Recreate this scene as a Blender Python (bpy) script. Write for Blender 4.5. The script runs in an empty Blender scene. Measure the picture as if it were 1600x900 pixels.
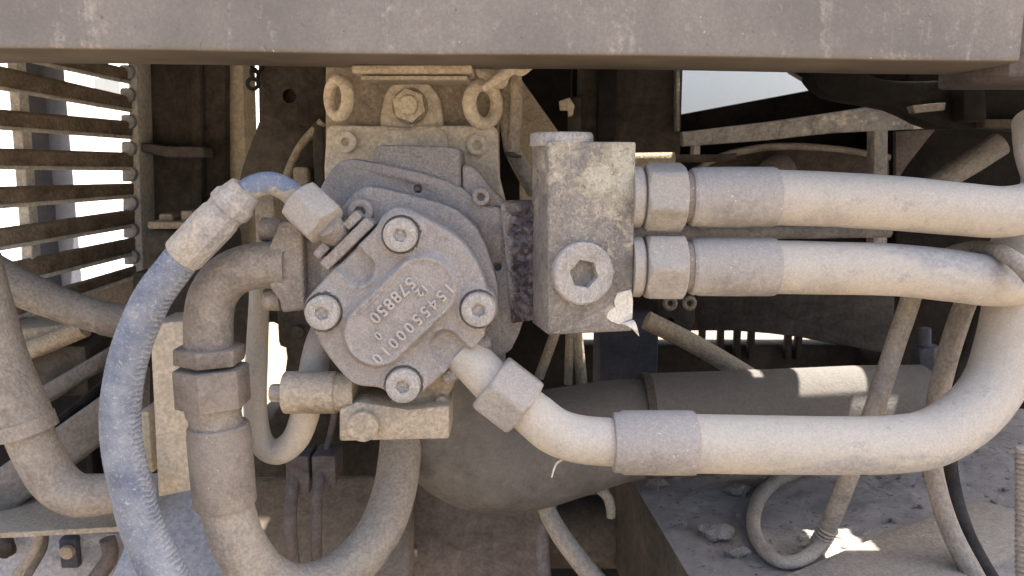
import bpy, bmesh, math, random
from mathutils import Vector, Matrix, noise
random.seed(7)
S = bpy.context.scene
COL = S.collection
rad = math.radians

# ------------------------------------------------------------------ camera, sky, sun, exposure
FPX, PITCH, CAMY = 1240.0, rad(9.0), -0.62
cam = bpy.data.cameras.new('camera')
camo = bpy.data.objects.new('camera', cam)
COL.objects.link(camo)
camo.location = (0, CAMY, 0)
camo.rotation_euler = (rad(90) - PITCH, 0, 0)
cam.sensor_width = 36.0
cam.lens = 36.0 * FPX / 1600.0
cam.clip_start, cam.clip_end = 0.02, 3000
cam.dof.use_dof = True
cam.dof.focus_distance = 0.64
cam.dof.aperture_fstop = 20
S.camera = camo

SUN_EL, SUN_AZ = rad(62), rad(60)          # azimuth measured from +Y (behind the machine) towards +X
SUN = Vector((math.sin(SUN_AZ) * math.cos(SUN_EL), math.cos(SUN_AZ) * math.cos(SUN_EL), math.sin(SUN_EL)))
W = bpy.data.worlds.new('World')
S.world = W
W.use_nodes = True
wn = W.node_tree
sky = wn.nodes.new('ShaderNodeTexSky')
sky.sky_type = 'NISHITA'
sky.sun_disc = False
sky.sun_elevation = SUN_EL
sky.sun_rotation = SUN_AZ
sky.air_density = 1.0
sky.dust_density = 8.0
sky.ozone_density = 1.0
wn.links.new(sky.outputs[0], wn.nodes['Background'].inputs[0])
wn.nodes['Background'].inputs[1].default_value = 0.15
sl = bpy.data.lights.new('sun', 'SUN')
sl.energy = 4.6
sl.angle = rad(0.5)
sl.color = (1.0, 0.93, 0.82)
so = bpy.data.objects.new('sun', sl)
COL.objects.link(so)
so.rotation_euler = (-SUN).to_track_quat('-Z', 'Y').to_euler()
S.view_settings.view_transform = 'Standard'
S.view_settings.look = 'None'
S.view_settings.gamma = 1.0
S.view_settings.exposure = 1.88

# ------------------------------------------------------------------ helpers: where things stand
def ray(px, py):
    u, v = (px - 800) / FPX, (450 - py) / FPX
    return Vector((u, math.cos(PITCH) + v * math.sin(PITCH), v * math.cos(PITCH) - math.sin(PITCH)))
def P(px, py, Y):
    d = ray(px, py)
    return Vector((0, CAMY, 0)) + d * ((Y - CAMY) / d.y)
def R(r, px, py, Y):
    return r / FPX * (Y - CAMY) / ray(px, py).y
def on_z(px, py, z):
    d = ray(px, py)
    return Vector((0, CAMY, 0)) + d * (z / d.z)

ORG = {}
def thing(name, label, cat, loc=(0, 0, 0), group=None):
    o = bpy.data.objects.new(name, None)
    o.empty_display_size = 0.02
    COL.objects.link(o)
    o.location = loc
    o['label'] = label
    o['category'] = cat
    if group: o['group'] = group
    ORG[o] = Vector(loc)
    return o
def obj(name, geo, mat, parent=None, angle=38, bev=0, seg=2, label=None, cat=None, group=None, kind=None, smooth=True):
    verts, faces = geo[0], geo[1]
    org = ORG[parent] if parent else sum((Vector(v) for v in verts), Vector()) / len(verts)
    me = bpy.data.meshes.new(name)
    me.from_pydata([Vector(v) - org for v in verts], [], faces)
    bm = bmesh.new()
    bm.from_mesh(me)
    bmesh.ops.recalc_face_normals(bm, faces=bm.faces)
    if bev:
        es = [e for e in bm.edges if len(e.link_faces) == 2 and e.calc_face_angle(0) > rad(28)]
        bmesh.ops.bevel(bm, geom=es, offset=bev, segments=seg, profile=0.5, affect='EDGES', clamp_overlap=True)
    bm.to_mesh(me)
    bm.free()
    if len(geo) > 2 and not bev:
        uv = me.uv_layers.new(name='uv')
        uvs = geo[2]
        for l in me.loops:
            uv.data[l.index].uv = uvs[l.vertex_index]
    if smooth:
        me.polygons.foreach_set('use_smooth', [True] * len(me.polygons))
        me.set_sharp_from_angle(angle=rad(angle))
    me.materials.append(mat)
    o = bpy.data.objects.new(name, me)
    COL.objects.link(o)
    if parent:
        o.parent = parent
        ORG[o] = org
    else:
        o.location = org
        ORG[o] = org
    if label: o['label'] = label
    if cat: o['category'] = cat
    if group: o['group'] = group
    if kind: o['kind'] = kind
    return o
def join(*geos):
    V, F, off = [], [], 0
    for g in geos:
        V += list(g[0]); F += [tuple(i + off for i in f) for f in g[1]]; off += len(g[0])
    return V, F

# ------------------------------------------------------------------ helpers: shapes
def hexa(f4, b4):                       # box from four front and four back corners
    v = list(f4) + list(b4)
    return v, [(0, 1, 2, 3), (7, 6, 5, 4), (0, 4, 5, 1), (1, 5, 6, 2), (2, 6, 7, 3), (3, 7, 4, 0)]
def box(x0, x1, y0, y1, z0, z1):
    return hexa([(x0, y0, z0), (x1, y0, z0), (x1, y0, z1), (x0, y0, z1)], [(x0, y1, z0), (x1, y1, z0), (x1, y1, z1), (x0, y1, z1)])
def pbox(x0, y0, x1, y1, Y, depth):     # upright box whose front face covers that part of the view at depth Y
    a, b = P(x0, y0, Y), P(x1, y1, Y)
    return box(a.x, b.x, Y, Y + depth, b.z, a.z)
def cr(p0, p1, p2, p3, t):
    return 0.5 * ((2 * p1) + (p2 - p0) * t + (2 * p0 - 5 * p1 + 4 * p2 - p3) * t * t + (3 * p1 - p0 - 3 * p2 + p3) * t ** 3)
def closed(pts, n):                     # smooth closed outline
    q = [Vector((a, b, 0)) for a, b in pts]
    N = len(q); out = []
    for i in range(N):
        for k in range(n):
            out.append(cr(q[i - 1], q[i], q[(i + 1) % N], q[(i + 2) % N], k / n))
    return [(p.x, p.y) for p in out]
def prism(pts, Yf, Yb, n=0):
    if n: pts = closed(pts, n)
    f = [P(a, b, Yf) for a, b in pts]
    b = [Vector((p.x, Yb, p.z)) for p in f]
    N = len(f)
    return f + b, [tuple(range(N)), tuple(range(2 * N - 1, N - 1, -1))] + [(i, N + i, N + (i + 1) % N, (i + 1) % N) for i in range(N)]
def frame(d):
    d = d.normalized()
    e1 = Vector((0, -1, 0)); e1 -= d * e1.dot(d)
    if e1.length < 0.05:
        e1 = Vector((1, 0, 0)); e1 -= d * e1.dot(d)
    e1.normalize()
    return e1, e1.cross(d)
def lathe(p0, p1, prof, n=40, hexph=None, rot=0):
    # prof: (distance along the axis in metres, radius, sides) ; sides 6 = hexagon of that corner radius
    p0, p1 = Vector(p0), Vector(p1)
    d = (p1 - p0).normalized()
    e1, e2 = frame(d)
    V, UV = [], []
    for it in prof:
        h, r = it[0], it[1]
        k = it[2] if len(it) > 2 else 0
        lim = it[3] if len(it) > 3 else 1e9
        for i in range(n):
            a = 2 * math.pi * i / n
            rr = r
            if k:
                w = 2 * math.pi / k
                b = (a - rad(rot)) % w
                rr = r * math.cos(w / 2) / math.cos(b - w / 2)
            rr = min(rr, lim)
            V.append(p0 + d * h + (e1 * math.cos(a) + e2 * math.sin(a)) * rr)
            UV.append((abs(1 - 2 * i / n), h))
    F = []
    m = len(prof)
    for j in range(m - 1):
        for i in range(n):
            F.append((j * n + i, j * n + (i + 1) % n, (j + 1) * n + (i + 1) % n, (j + 1) * n + i))
    F.append(tuple(range(n - 1, -1, -1)))
    F.append(tuple((m - 1) * n + i for i in range(n)))
    return V, F, UV
def cyl(p0, p1, r0, r1=None, n=32, c=0.0):
    p0, p1 = Vector(p0), Vector(p1)
    L = (p1 - p0).length
    r1 = r0 if r1 is None else r1
    if c: return lathe(p0, p1, [(0, r0 - c), (c * .3, r0 - c * .3), (c, r0), (L - c, r1), (L - c * .3, r1 - c * .3), (L, r1 - c)], n)
    return lathe(p0, p1, [(0, r0), (L, r1)], n)
def nut(p0, p1, Rc, rot=0, n=72, ch=0.09):
    L = (Vector(p1) - Vector(p0)).length
    ap = Rc * 0.866
    c = L * ch
    pr = [(0, Rc, 6, ap * 0.93)]
    for t in (0.0, .25, .5, .75, 1.0):
        pr.append((0.0004 + c * t, Rc, 6, ap * 0.985 + (Rc - ap * 0.985) * t))
    for t in (1.0, .75, .5, .25, 0.0):
        pr.append((L - 0.0004 - c * t, Rc, 6, ap * 0.985 + (Rc - ap * 0.985) * t))
    pr.append((L, Rc, 6, ap * 0.93))
    return lathe(p0, p1, pr, n, rot=rot)
def sockethead(c, d, r, h, sr, sd, rot=0, n=48, back=0.004):
    c = Vector(c); d = Vector(d).normalized()
    b = c - d * back
    return lathe(b, c + d, [(0, r), (back + h * .82, r), (back + h * .95, r * .965), (back + h, r * .9), (back + h, sr * 1.12),
                            (back + h - .0004, sr, 6), (back + h - sd, sr * .97, 6), (back + h - sd * 1.12, sr * .4)], n, rot=rot)
def tube(pts, n=28, sub=8, lump=0.0, seed=0, rough_len=0):
    # pts: (px, py, Y, radius in px)  ->  swept pipe
    C = [P(a, b, y) for a, b, y, r in pts]
    Rr = [R(r, a, b, y) for a, b, y, r in pts]
    return wtube(C, Rr, n, sub, lump, seed)
def wtube(C, Rr, n=28, sub=8, lump=0.0, seed=0):
    q, rr = [], []
    N = len(C)
    for i in range(N - 1):
        a, b, c, d = C[max(i - 1, 0)], C[i], C[i + 1], C[min(i + 2, N - 1)]
        if i == 0: a = 2 * b - c
        if i == N - 2: d = 2 * c - b
        for k in range(sub):
            t = k / sub
            q.append(cr(a, b, c, d, t)); rr.append(Rr[i] * (1 - t) + Rr[i + 1] * t)
    q.append(C[-1]); rr.append(Rr[-1])
    V, UV, F = [], [], []
    t0 = (q[1] - q[0]).normalized()
    e1, e2 = frame(t0)
    L = 0
    for j, p in enumerate(q):
        t = (q[min(j + 1, len(q) - 1)] - q[max(j - 1, 0)]).normalized()
        e1 = (e1 - t * e1.dot(t)).normalized()
        e2 = e1.cross(t)
        if j: L += (p - q[j - 1]).length
        for i in range(n):
            a = 2 * math.pi * i / n
            r = rr[j]
            if lump: r *= 1 + lump * noise.noise(Vector((math.cos(a) * 2 + seed, math.sin(a) * 2, L * 30)))
            V.append(p + (e1 * math.cos(a) + e2 * math.sin(a)) * r)
            UV.append((i / n if i <= n / 2 else 1 - i / n, L))
    for j in range(len(q) - 1):
        for i in range(n):
            F.append((j * n + i, j * n + (i + 1) % n, (j + 1) * n + (i + 1) % n, (j + 1) * n + i))
    F.append(tuple(range(n - 1, -1, -1)))
    F.append(tuple((len(q) - 1) * n + i for i in range(n)))
    return V, F, UV
def rough(geo, amp, scale, seed=0):
    V = [Vector(v) for v in geo[0]]
    out = []
    for v in V:
        q = v * scale + Vector((seed, seed * 1.7, 0))
        out.append(v + Vector((noise.noise(q), noise.noise(q + Vector((9, 0, 0))), noise.noise(q + Vector((0, 17, 0))))) * amp)
    return (out,) + tuple(geo[1:])
def torus(c, ax, Rm, rt, n=40, m=14, squash=1.0):
    c = Vector(c); ax = Vector(ax).normalized()
    e1, e2 = frame(ax)
    V, F = [], []
    for i in range(n):
        a = 2 * math.pi * i / n
        o = e1 * math.cos(a) + e2 * math.sin(a)
        for k in range(m):
            b = 2 * math.pi * k / m
            V.append(c + o * (Rm + rt * math.cos(b)) + ax * rt * squash * math.sin(b))
    for i in range(n):
        for k in range(m):
            F.append((i * m + k, ((i + 1) % n) * m + k, ((i + 1) % n) * m + (k + 1) % m, i * m + (k + 1) % m))
    return V, F
def blob(c, sx, sy, sz, seed, n=10, m=7, amp=0.35):
    c = Vector(c); V, F = [], []
    for j in range(m + 1):
        th = math.pi * j / m
        for i in range(n):
            a = 2 * math.pi * i / n
            d = Vector((math.sin(th) * math.cos(a), math.sin(th) * math.sin(a), math.cos(th)))
            k = 1 + amp * noise.noise(d * 1.6 + Vector((seed * 3.1, seed, 0)))
            V.append(c + Vector((d.x * sx, d.y * sy, d.z * sz)) * k)
    for j in range(m):
        for i in range(n):
            F.append((j * n + i, j * n + (i + 1) % n, (j + 1) * n + (i + 1) % n, (j + 1) * n + i))
    return V, F

def hexnut_sharp(p0, p1, Rc, rot):
    L = (Vector(p1) - Vector(p0)).length
    return lathe(p0, p1, [(0, Rc, 6), (L, Rc, 6)], 6, rot=rot)
# ------------------------------------------------------------------ materials
class N:
    def __init__(self, name):
        self.m = bpy.data.materials.new(name); self.m.use_nodes = True
        self.t = self.m.node_tree; self.b = self.t.nodes['Principled BSDF']
        self.co = self.t.nodes.new('ShaderNodeTexCoord')
    def n(self, typ, **kw):
        o = self.t.nodes.new(typ)
        for k, v in kw.items(): setattr(o, k, v)
        return o
    def l(self, a, b): self.t.links.new(a, b)
    def noise(self, scale, detail=4, rough=.55, stretch=None, src='Object', dist=0):
        o = self.n('ShaderNodeTexNoise')
        o.inputs['Scale'].default_value = scale; o.inputs['Detail'].default_value = detail
        o.inputs['Roughness'].default_value = rough; o.inputs['Distortion'].default_value = dist
        if stretch:
            mp = self.n('ShaderNodeMapping'); mp.inputs['Scale'].default_value = stretch
            self.l(self.co.outputs[src], mp.inputs[0]); self.l(mp.outputs[0], o.inputs['Vector'])
        else: self.l(self.co.outputs[src], o.inputs['Vector'])
        return o.outputs['Fac']
    def ramp(self, x, a, b, lo=0, hi=1):
        o = self.n('ShaderNodeMapRange'); o.interpolation_type = 'SMOOTHSTEP'
        o.inputs[1].default_value = a; o.inputs[2].default_value = b; o.inputs[3].default_value = lo; o.inputs[4].default_value = hi
        self.l(x, o.inputs[0]); return o.outputs[0]
    def math(self, op, a, b):
        o = self.n('ShaderNodeMath', operation=op)
        for i, x in enumerate((a, b)):
            if isinstance(x, (int, float)): o.inputs[i].default_value = x
            else: self.l(x, o.inputs[i])
        return o.outputs[0]
    def mix(self, f, a, b, blend='MIX'):
        o = self.n('ShaderNodeMix', data_type='RGBA', blend_type=blend)
        if isinstance(f, (int, float)): o.inputs[0].default_value = f
        else: self.l(f, o.inputs[0])
        for i, x in ((6, a), (7, b)):
            if isinstance(x, tuple): o.inputs[i].default_value = x + (1,)
            else: self.l(x, o.inputs[i])
        return o.outputs[2]
    def bump(self, h, strength, dist, prev=None):
        o = self.n('ShaderNodeBump'); o.inputs['Strength'].default_value = strength; o.inputs['Distance'].default_value = dist
        self.l(h, o.inputs['Height'])
        if prev: self.l(prev, o.inputs['Normal'])
        return o.outputs[0]
def dusty(name, bare, dust, cover=0.75, patch=25, grain=1.0, gscale=900, rgh=0.92, top=0.30, chip=None, chip_at=0.64, speck=0.0, speckc=(.75, .72, .68), metal=0, vary=0.25, chipscale=60):
    k = N(name)
    n1 = k.noise(patch, 5, .6)
    n2 = k.noise(patch * 9, 4, .65)
    n3 = k.ramp(k.noise(gscale * .62, 3, .7), .36, .64)
    nm = k.n('ShaderNodeNewGeometry'); sp = k.n('ShaderNodeSeparateXYZ'); k.l(nm.outputs['Normal'], sp.inputs[0])
    f = k.math('MULTIPLY_ADD', n1, 1.3); f.node.inputs[2].default_value = cover - 0.70
    f = k.math('ADD', f, k.math('MULTIPLY', k.math('SUBTRACT', n2, .5), 0.5))
    f = k.math('ADD', f, k.math('MULTIPLY', sp.outputs[2], top))
    f = k.ramp(f, 0.1, 0.8)
    c = k.mix(f, bare, dust)
    if chip:
        cf = k.ramp(k.math('ADD', k.math('MULTIPLY', k.noise(chipscale, 6, .7), .7), k.math('MULTIPLY', k.noise(chipscale * .3, 3), .3)), chip_at - .02, chip_at + .02)
        c = k.mix(cf, c, chip)
    if speck:
        v = k.n('ShaderNodeTexVoronoi'); v.inputs['Scale'].default_value = 160; k.l(k.co.outputs['Object'], v.inputs['Vector'])
        c = k.mix(k.math('MULTIPLY', k.ramp(v.outputs['Distance'], .16, .1), k.ramp(k.noise(38, 2), .5, .62, 0, speck)), c, speckc)
    val = k.math('ADD', k.math('MULTIPLY', k.math('SUBTRACT', n3, .5), vary * 1.1), 1.0)
    val = k.math('ADD', val, k.math('MULTIPLY', k.math('SUBTRACT', k.noise(gscale * .22, 3, .7), .5), vary * 2.2))
    hs = k.n('ShaderNodeHueSaturation'); k.l(c, hs.inputs['Color']); k.l(val, hs.inputs['Value'])
    k.l(hs.outputs[0], k.b.inputs['Base Color'])
    k.b.inputs['Roughness'].default_value = rgh
    k.b.inputs['Metallic'].default_value = metal
    k.b.inputs['Specular IOR Level'].default_value = 0.25
    b = k.bump(n3, min(1, .7 * grain), .0011 * grain)
    b = k.bump(k.noise(gscale * .3, 5, .72), min(1, .8 * grain), .0035 * grain, b)
    b = k.bump(n2, .3, .002, b)
    k.l(b, k.b.inputs['Normal'])
    k.k = k
    return k.m, k
D = lambda *a, **kw: dusty(*a, **kw)[0]
M = {}
LIL = (.45, .415, .39)
BEI = (.47, .40, .31)
M['pump'] = D('dusty_cast_iron', (.24, .22, .215), LIL, .78, grain=1.15, gscale=800, chip=(.55, .50, .44), chip_at=.66, chipscale=150, vary=.3)
M['cover'] = D('dusty_cast_cover', (.22, .203, .195), (.405, .372, .35), .80, grain=.85, gscale=900, vary=.2)
M['letter'] = D('dusty_cast_lettering', (.24, .22, .21), (.415, .382, .36), .85, grain=.3, gscale=900, vary=.12)
M['flange'] = D('dusty_flange_iron', (.2, .185, .18), (.42, .378, .35), .70, grain=.9, gscale=800, chip=(.16, .145, .138), chip_at=.645, chipscale=34)
M['caked'] = D('caked_grease', (.07, .055, .066), (.26, .225, .225), .42, grain=1.5, gscale=260, patch=40)
def caked_material():
    m, k = dusty('caked_grease_neck', (.07, .055, .066), (.26, .225, .225), .42, grain=1.5, gscale=260, patch=40)
    hs = k.b.inputs['Base Color'].links[0].from_socket
    sp = k.n('ShaderNodeSeparateXYZ'); k.l(k.co.outputs['Object'], sp.inputs[0])
    f = k.math('ADD', k.ramp(sp.outputs[0], .078, .112), k.math('MULTIPLY', k.math('SUBTRACT', k.noise(60, 5, .7), .5), 1.2))
    k.l(k.mix(k.ramp(f, .35, .75), (.38, .34, .315), hs), k.b.inputs['Base Color'])
    return m
M['caked'] = caked_material()
M['block'] = D('dusty_block_paint', (.22, .20, .19), (.43, .39, .345), .62, grain=1.0, gscale=600, chip=(.66, .60, .47), chip_at=.59, chipscale=75)
M['plug'] = D('dusty_plug', (.28, .27, .255), (.52, .485, .45), .72, gscale=700)
def block_material():
    m, k = dusty('flaking_block_paint', (.21, .19, .18), (.40, .365, .325), .6, gscale=600, grain=1.1)
    hs = k.b.inputs['Base Color'].links[0].from_socket
    sp = k.n('ShaderNodeSeparateXYZ'); k.l(k.co.outputs['Object'], sp.inputs[0])
    lift = k.math('ADD', k.ramp(sp.outputs[2], .03, .15, -.06, .075), k.ramp(sp.outputs[0], .02, .065, -.02, .06))
    w = k.math('ADD', k.math('MULTIPLY', k.noise(70, 7, .75), .7), k.math('MULTIPLY', k.noise(22, 4), .3))
    w = k.math('ADD', w, lift)
    c = k.mix(k.ramp(w, .53, .56), hs, (.52, .46, .36))
    c = k.mix(k.ramp(w, .60, .62), c, (.66, .62, .50))
    c = k.mix(k.ramp(k.noise(170, 4, .7), .62, .66, 0, .8), c, (.24, .21, .19))
    k.l(c, k.b.inputs['Base Color'])
    return m
M['block'] = block_material()
M['paint'] = D('peeling_white_paint', (.42, .40, .36), (.64, .60, .53), .7, grain=.3)
M['nut'] = D('dusty_nut_steel', (.22, .205, .19), (.425, .39, .35), .8, gscale=900, speck=.4, grain=.7, vary=.16)
M['ferrule'] = D('dusty_ferrule_steel', (.20, .19, .185), (.40, .37, .345), .78, gscale=900, speck=.6, grain=.65, vary=.16)
def cream_material(name, x0, up=.34):
    m, k = dusty(name, (.27, .255, .24), (.505, .46, .40), .82, patch=16, grain=.45, gscale=900, vary=.13, chip=(.43, .395, .36), chip_at=.60, chipscale=60)
    hs = k.b.inputs['Base Color'].links[0].from_socket
    sp = k.n('ShaderNodeSeparateXYZ'); k.l(k.co.outputs['Object'], sp.inputs[0])
    gm = k.n('ShaderNodeNewGeometry'); sz = k.n('ShaderNodeSeparateXYZ'); k.l(gm.outputs['Normal'], sz.inputs[0])
    # rubbed clean on the upper side towards the far end
    f = k.math('ADD', k.ramp(sp.outputs[0], x0, x0 + .12, -.5, .12), k.math('MULTIPLY', sz.outputs[2], up))
    f = k.math('ADD', f, k.math('MULTIPLY', k.noise(45, 5, .7, stretch=(.4, 1, 1)), .9))
    c = k.mix(k.ramp(f, .56, .72, 0, .6), hs, k.mix(k.ramp(k.noise(260, 4, .7), .4, .6), (.23, .24, .27), (.36, .36, .37)))
    k.l(c, k.b.inputs['Base Color'])
    return m
M['creamhose'] = cream_material('dusty_pale_rubber', 9)
M['rubbedhose'] = cream_material('rubbed_pale_rubber', .12)
M['rubbedbend'] = cream_material('rubbed_pale_bend', .17, -.50)
M['tan'] = D('tan_dust_steel', (.2, .165, .125), BEI, .75, gscale=500, grain=.9)
M['bracket'] = D('beige_bracket_paint', (.42, .35, .27), (.69, .595, .46), .92, patch=18, gscale=400, grain=.7)
M['greyhose'] = D('dusty_grey_rubber', (.13, .125, .12), (.37, .325, .275), .75, gscale=500, grain=.7)
M['elbow'] = D('dusty_steel_pipe', (.16, .15, .145), (.39, .34, .295), .65, gscale=600, grain=.9)
M['hexdark'] = D('dusty_dark_nut', (.13, .115, .105), (.335, .29, .25), .7, gscale=700, grain=.8, speck=.4, vary=.18)
M['exhaust'] = D('dull_exhaust_metal', (.085, .082, .08), (.185, .173, .162), .6, patch=8, grain=.5, gscale=500, vary=.14)
M['brown'] = D('brown_dusty_panel', (.042, .036, .031), (.10, .087, .074), .5, patch=8, grain=.5, gscale=300)
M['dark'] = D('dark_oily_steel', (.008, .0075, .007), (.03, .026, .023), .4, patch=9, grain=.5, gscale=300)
M['umber'] = D('umber_dusty_tank', (.09, .075, .06), (.235, .2, .165), .6, patch=8, grain=.5, gscale=300)
M['rail'] = D('dusty_rail_steel', (.12, .115, .11), (.28, .26, .24), .6, patch=12, gscale=400, grain=.7)
M['mauve'] = D('mauve_dusty_wall', (.07, .06, .06), (.165, .145, .14), .55, patch=8, grain=.5, gscale=300)
M['galv'] = D('weathered_galvanised_steel', (.14, .14, .14), (.46, .45, .43), .66, patch=30, gscale=300, chip=(.68, .64, .56), chip_at=.59, chipscale=38)
M['slat'] = D('rusty_slat_steel', (.095, .068, .045), (.29, .24, .185), .55, patch=22, gscale=300, grain=.8)
M['slatedge'] = D('pale_slat_frame', (.42, .41, .385), (.66, .635, .585), .7, patch=25, gscale=300)
M['white'] = D('white_panel_paint', (.60, .63, .58), (.76, .78, .71), .8, patch=6, grain=.2, vary=.05, chip=(.4, .4, .36), chip_at=.64, chipscale=9)
M['bluesteel'] = D('blue_grey_plate', (.2, .21, .23), (.37, .37, .385), .65, patch=12, gscale=300, grain=.6, chip=(.2, .19, .19), chip_at=.66, chipscale=45)
M['post'] = D('dark_post_paint', (.05, .055, .07), (.1, .1, .12), .5, patch=6, grain=.3)
M['black'] = D('black_rubber', (.015, .015, .015), (.06, .055, .05), .35, patch=20, grain=.4)
M['cream'] = D('cream_post_paint', (.38, .33, .23), (.6, .53, .4), .7, patch=8, grain=.4, gscale=300)
M['dirt'] = D('dirt_clod', (.26, .23, .2), (.46, .415, .37), .75, patch=40, gscale=500, grain=1.4)

def beam_material():
    k = N('streaked_beam_paint')
    st = k.noise(9, 6, .7, stretch=(6, 6, .7), dist=.4)
    pt = k.noise(9, 4)
    fine = k.noise(220, 5, .7)
    c = k.mix(k.ramp(pt, .3, .7), (.20, .185, .172), (.30, .277, .253))
    f = k.math('MULTIPLY', k.ramp(k.math('ADD', k.math('MULTIPLY', st, .55), k.math('MULTIPLY', k.noise(150, 4, .7), .45)), .52, .66), .8)
    c = k.mix(f, c, (.42, .39, .35))
    c = k.mix(k.ramp(k.noise(420, 4, .7), .35, .7, .28, 0), c, (.12, .11, .105))
    c = k.mix(k.ramp(k.noise(300, 2, .5), .74, .78), c, (.75, .72, .67))
    c = k.mix(k.ramp(k.noise(240, 2, .5, stretch=(1, 1.3, 1)), .30, .26), c, (.17, .15, .145))
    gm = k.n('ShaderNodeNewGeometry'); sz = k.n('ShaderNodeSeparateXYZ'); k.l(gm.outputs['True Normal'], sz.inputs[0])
    c = k.mix(k.ramp(sz.outputs[2], -.55, -.95), c, k.mix(k.ramp(pt, .3, .7), (.075, .06, .048), (.14, .115, .09)))   # shade under the beam painted in as dark brown
    k.l(c, k.b.inputs['Base Color'])
    k.b.inputs['Roughness'].default_value = .85
    k.b.inputs['Specular IOR Level'].default_value = .3
    b = k.bump(fine, .35, .0012)
    b = k.bump(k.noise(900, 2), .3, .0008, b)
    k.l(b, k.b.inputs['Normal'])
    return k.m
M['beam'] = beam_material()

def blue_hose_material():
    k = N('dusty_blue_braided_rubber')
    uvx = k.n('ShaderNodeSeparateXYZ'); k.l(k.co.outputs['UV'], uvx.inputs[0])
    # braid: diagonal wave over length and girth
    w = k.n('ShaderNodeTexWave'); w.wave_type = 'BANDS'; w.bands_direction = 'Y'
    mp = k.n('ShaderNodeMapping'); mp.inputs['Scale'].default_value = (30, 125, 1)
    k.l(k.co.outputs['UV'], mp.inputs[0]); k.l(mp.outputs[0], w.inputs['Vector'])
    w.inputs['Scale'].default_value = .55; w.inputs['Distortion'].default_value = 5; w.inputs['Detail'].default_value = 2
    nm = k.noise(40, 5, .7); fine = k.noise(900, 3, .7)
    c = k.mix(k.ramp(nm, .3, .7), (.135, .16, .22), (.30, .32, .365))
    c = k.mix(k.math('MULTIPLY', k.ramp(w.outputs['Fac'], .5, .9), k.ramp(uvx.outputs[0], .10, .2, 0, .4)), c, (.50, .51, .53))
    c = k.mix(k.ramp(k.noise(380, 4, .75), .55, .68, 0, .75), c, (.52, .52, .51))
    c = k.mix(k.ramp(k.noise(420, 3, .7, stretch=(1, 1, 1.4)), .42, .34, 0, .35), c, (.10, .115, .145))
    c = k.mix(k.ramp(k.noise(16, 4, .6), .60, .75, 0, .8), c, (.45, .41, .36))
    k.l(c, k.b.inputs['Base Color'])
    k.b.inputs['Roughness'].default_value = .8
    b = k.bump(k.math('MULTIPLY', w.outputs['Fac'], k.ramp(uvx.outputs[0], .09, .2)), .8, .0016)
    b = k.bump(k.ramp(k.noise(500, 3, .7), .35, .65), .6, .0010, b)
    k.l(b, k.b.inputs['Normal'])
    return k.m
M['bluehose'] = blue_hose_material()
M['blueferrule'] = D('dusty_grey_blue_ferrule', (.30, .31, .335), (.54, .47, .385), .62, patch=22, gscale=600, grain=.8, speck=.5)
def blue_pipe_material():
    k = N('flaked_blue_pipe_paint')
    sp = k.n('ShaderNodeSeparateXYZ'); k.l(k.co.outputs['Object'], sp.inputs[0])
    f = k.math('ADD', k.noise(60, 6, .7), k.ramp(sp.outputs[2], .012, .024, -.14, .12))
    f = k.ramp(f, .47, .53)
    c = k.mix(f, (.44, .39, .32), (.20, .245, .33))
    c = k.mix(k.ramp(k.noise(260, 3, .7), .6, .7, 0, .6), c, (.6, .56, .5))
    k.l(c, k.b.inputs['Base Color']); k.b.inputs['Roughness'].default_value = .85
    c2 = k.mix(k.ramp(k.noise(420, 3, .7), .5, .68, 0, .5), c, (.5, .46, .4)); k.l(c2, k.b.inputs['Base Color'])
    k.l(k.bump(k.ramp(k.noise(450, 3, .7), .35, .65), .7, .0009), k.b.inputs['Normal'])
    return k.m
M['bluepipe'] = blue_pipe_material()
def plate_material():
    k = N('dirt_covered_plate')
    c = k.mix(k.ramp(k.noise(10, 5, .65), .3, .7), (.29, .265, .25), (.44, .40, .37))
    c = k.mix(k.ramp(k.noise(95, 5, .75, stretch=(1, 1.6, 1)), .58, .66), c, (.1, .085, .08))
    c = k.mix(k.ramp(k.noise(130, 3, .7), .64, .7), c, (.42, .38, .35))
    k.l(c, k.b.inputs['Base Color']); k.b.inputs['Roughness'].default_value = .95
    b = k.bump(k.noise(90, 6, .75), .8, .006)
    b = k.bump(k.noise(600, 3, .7), .5, .0015, b)
    k.l(b, k.b.inputs['Normal'])
    return k.m
M['plate'] = plate_material()
def ground_material():
    k = N('dry_sand')
    c = k.mix(k.ramp(k.noise(.6, 6, .6), .3, .7), (.135, .108, .078), (.17, .138, .10))
    c = k.mix(k.math('MULTIPLY', k.noise(40, 5, .7), .35), c, (.3, .25, .19))
    k.l(c, k.b.inputs['Base Color']); k.b.inputs['Roughness'].default_value = .95
    k.l(k.bump(k.noise(25, 6, .7), .6, .02), k.b.inputs['Normal'])
    return k.m
M['ground'] = ground_material()
M['palebackdrop'] = D('pale_backdrop', (.42, .39, .34), (.55, .52, .47), .7, patch=.5, gscale=30, grain=.3)

# ------------------------------------------------------------------ the setting
GZ = -1.25
g = 1500
obj('ground', ([(-g, -g, GZ), (g, -g, GZ), (g, g, GZ), (-g, g, GZ)], [(0, 1, 2, 3)]), M['ground'], kind='structure')

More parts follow.
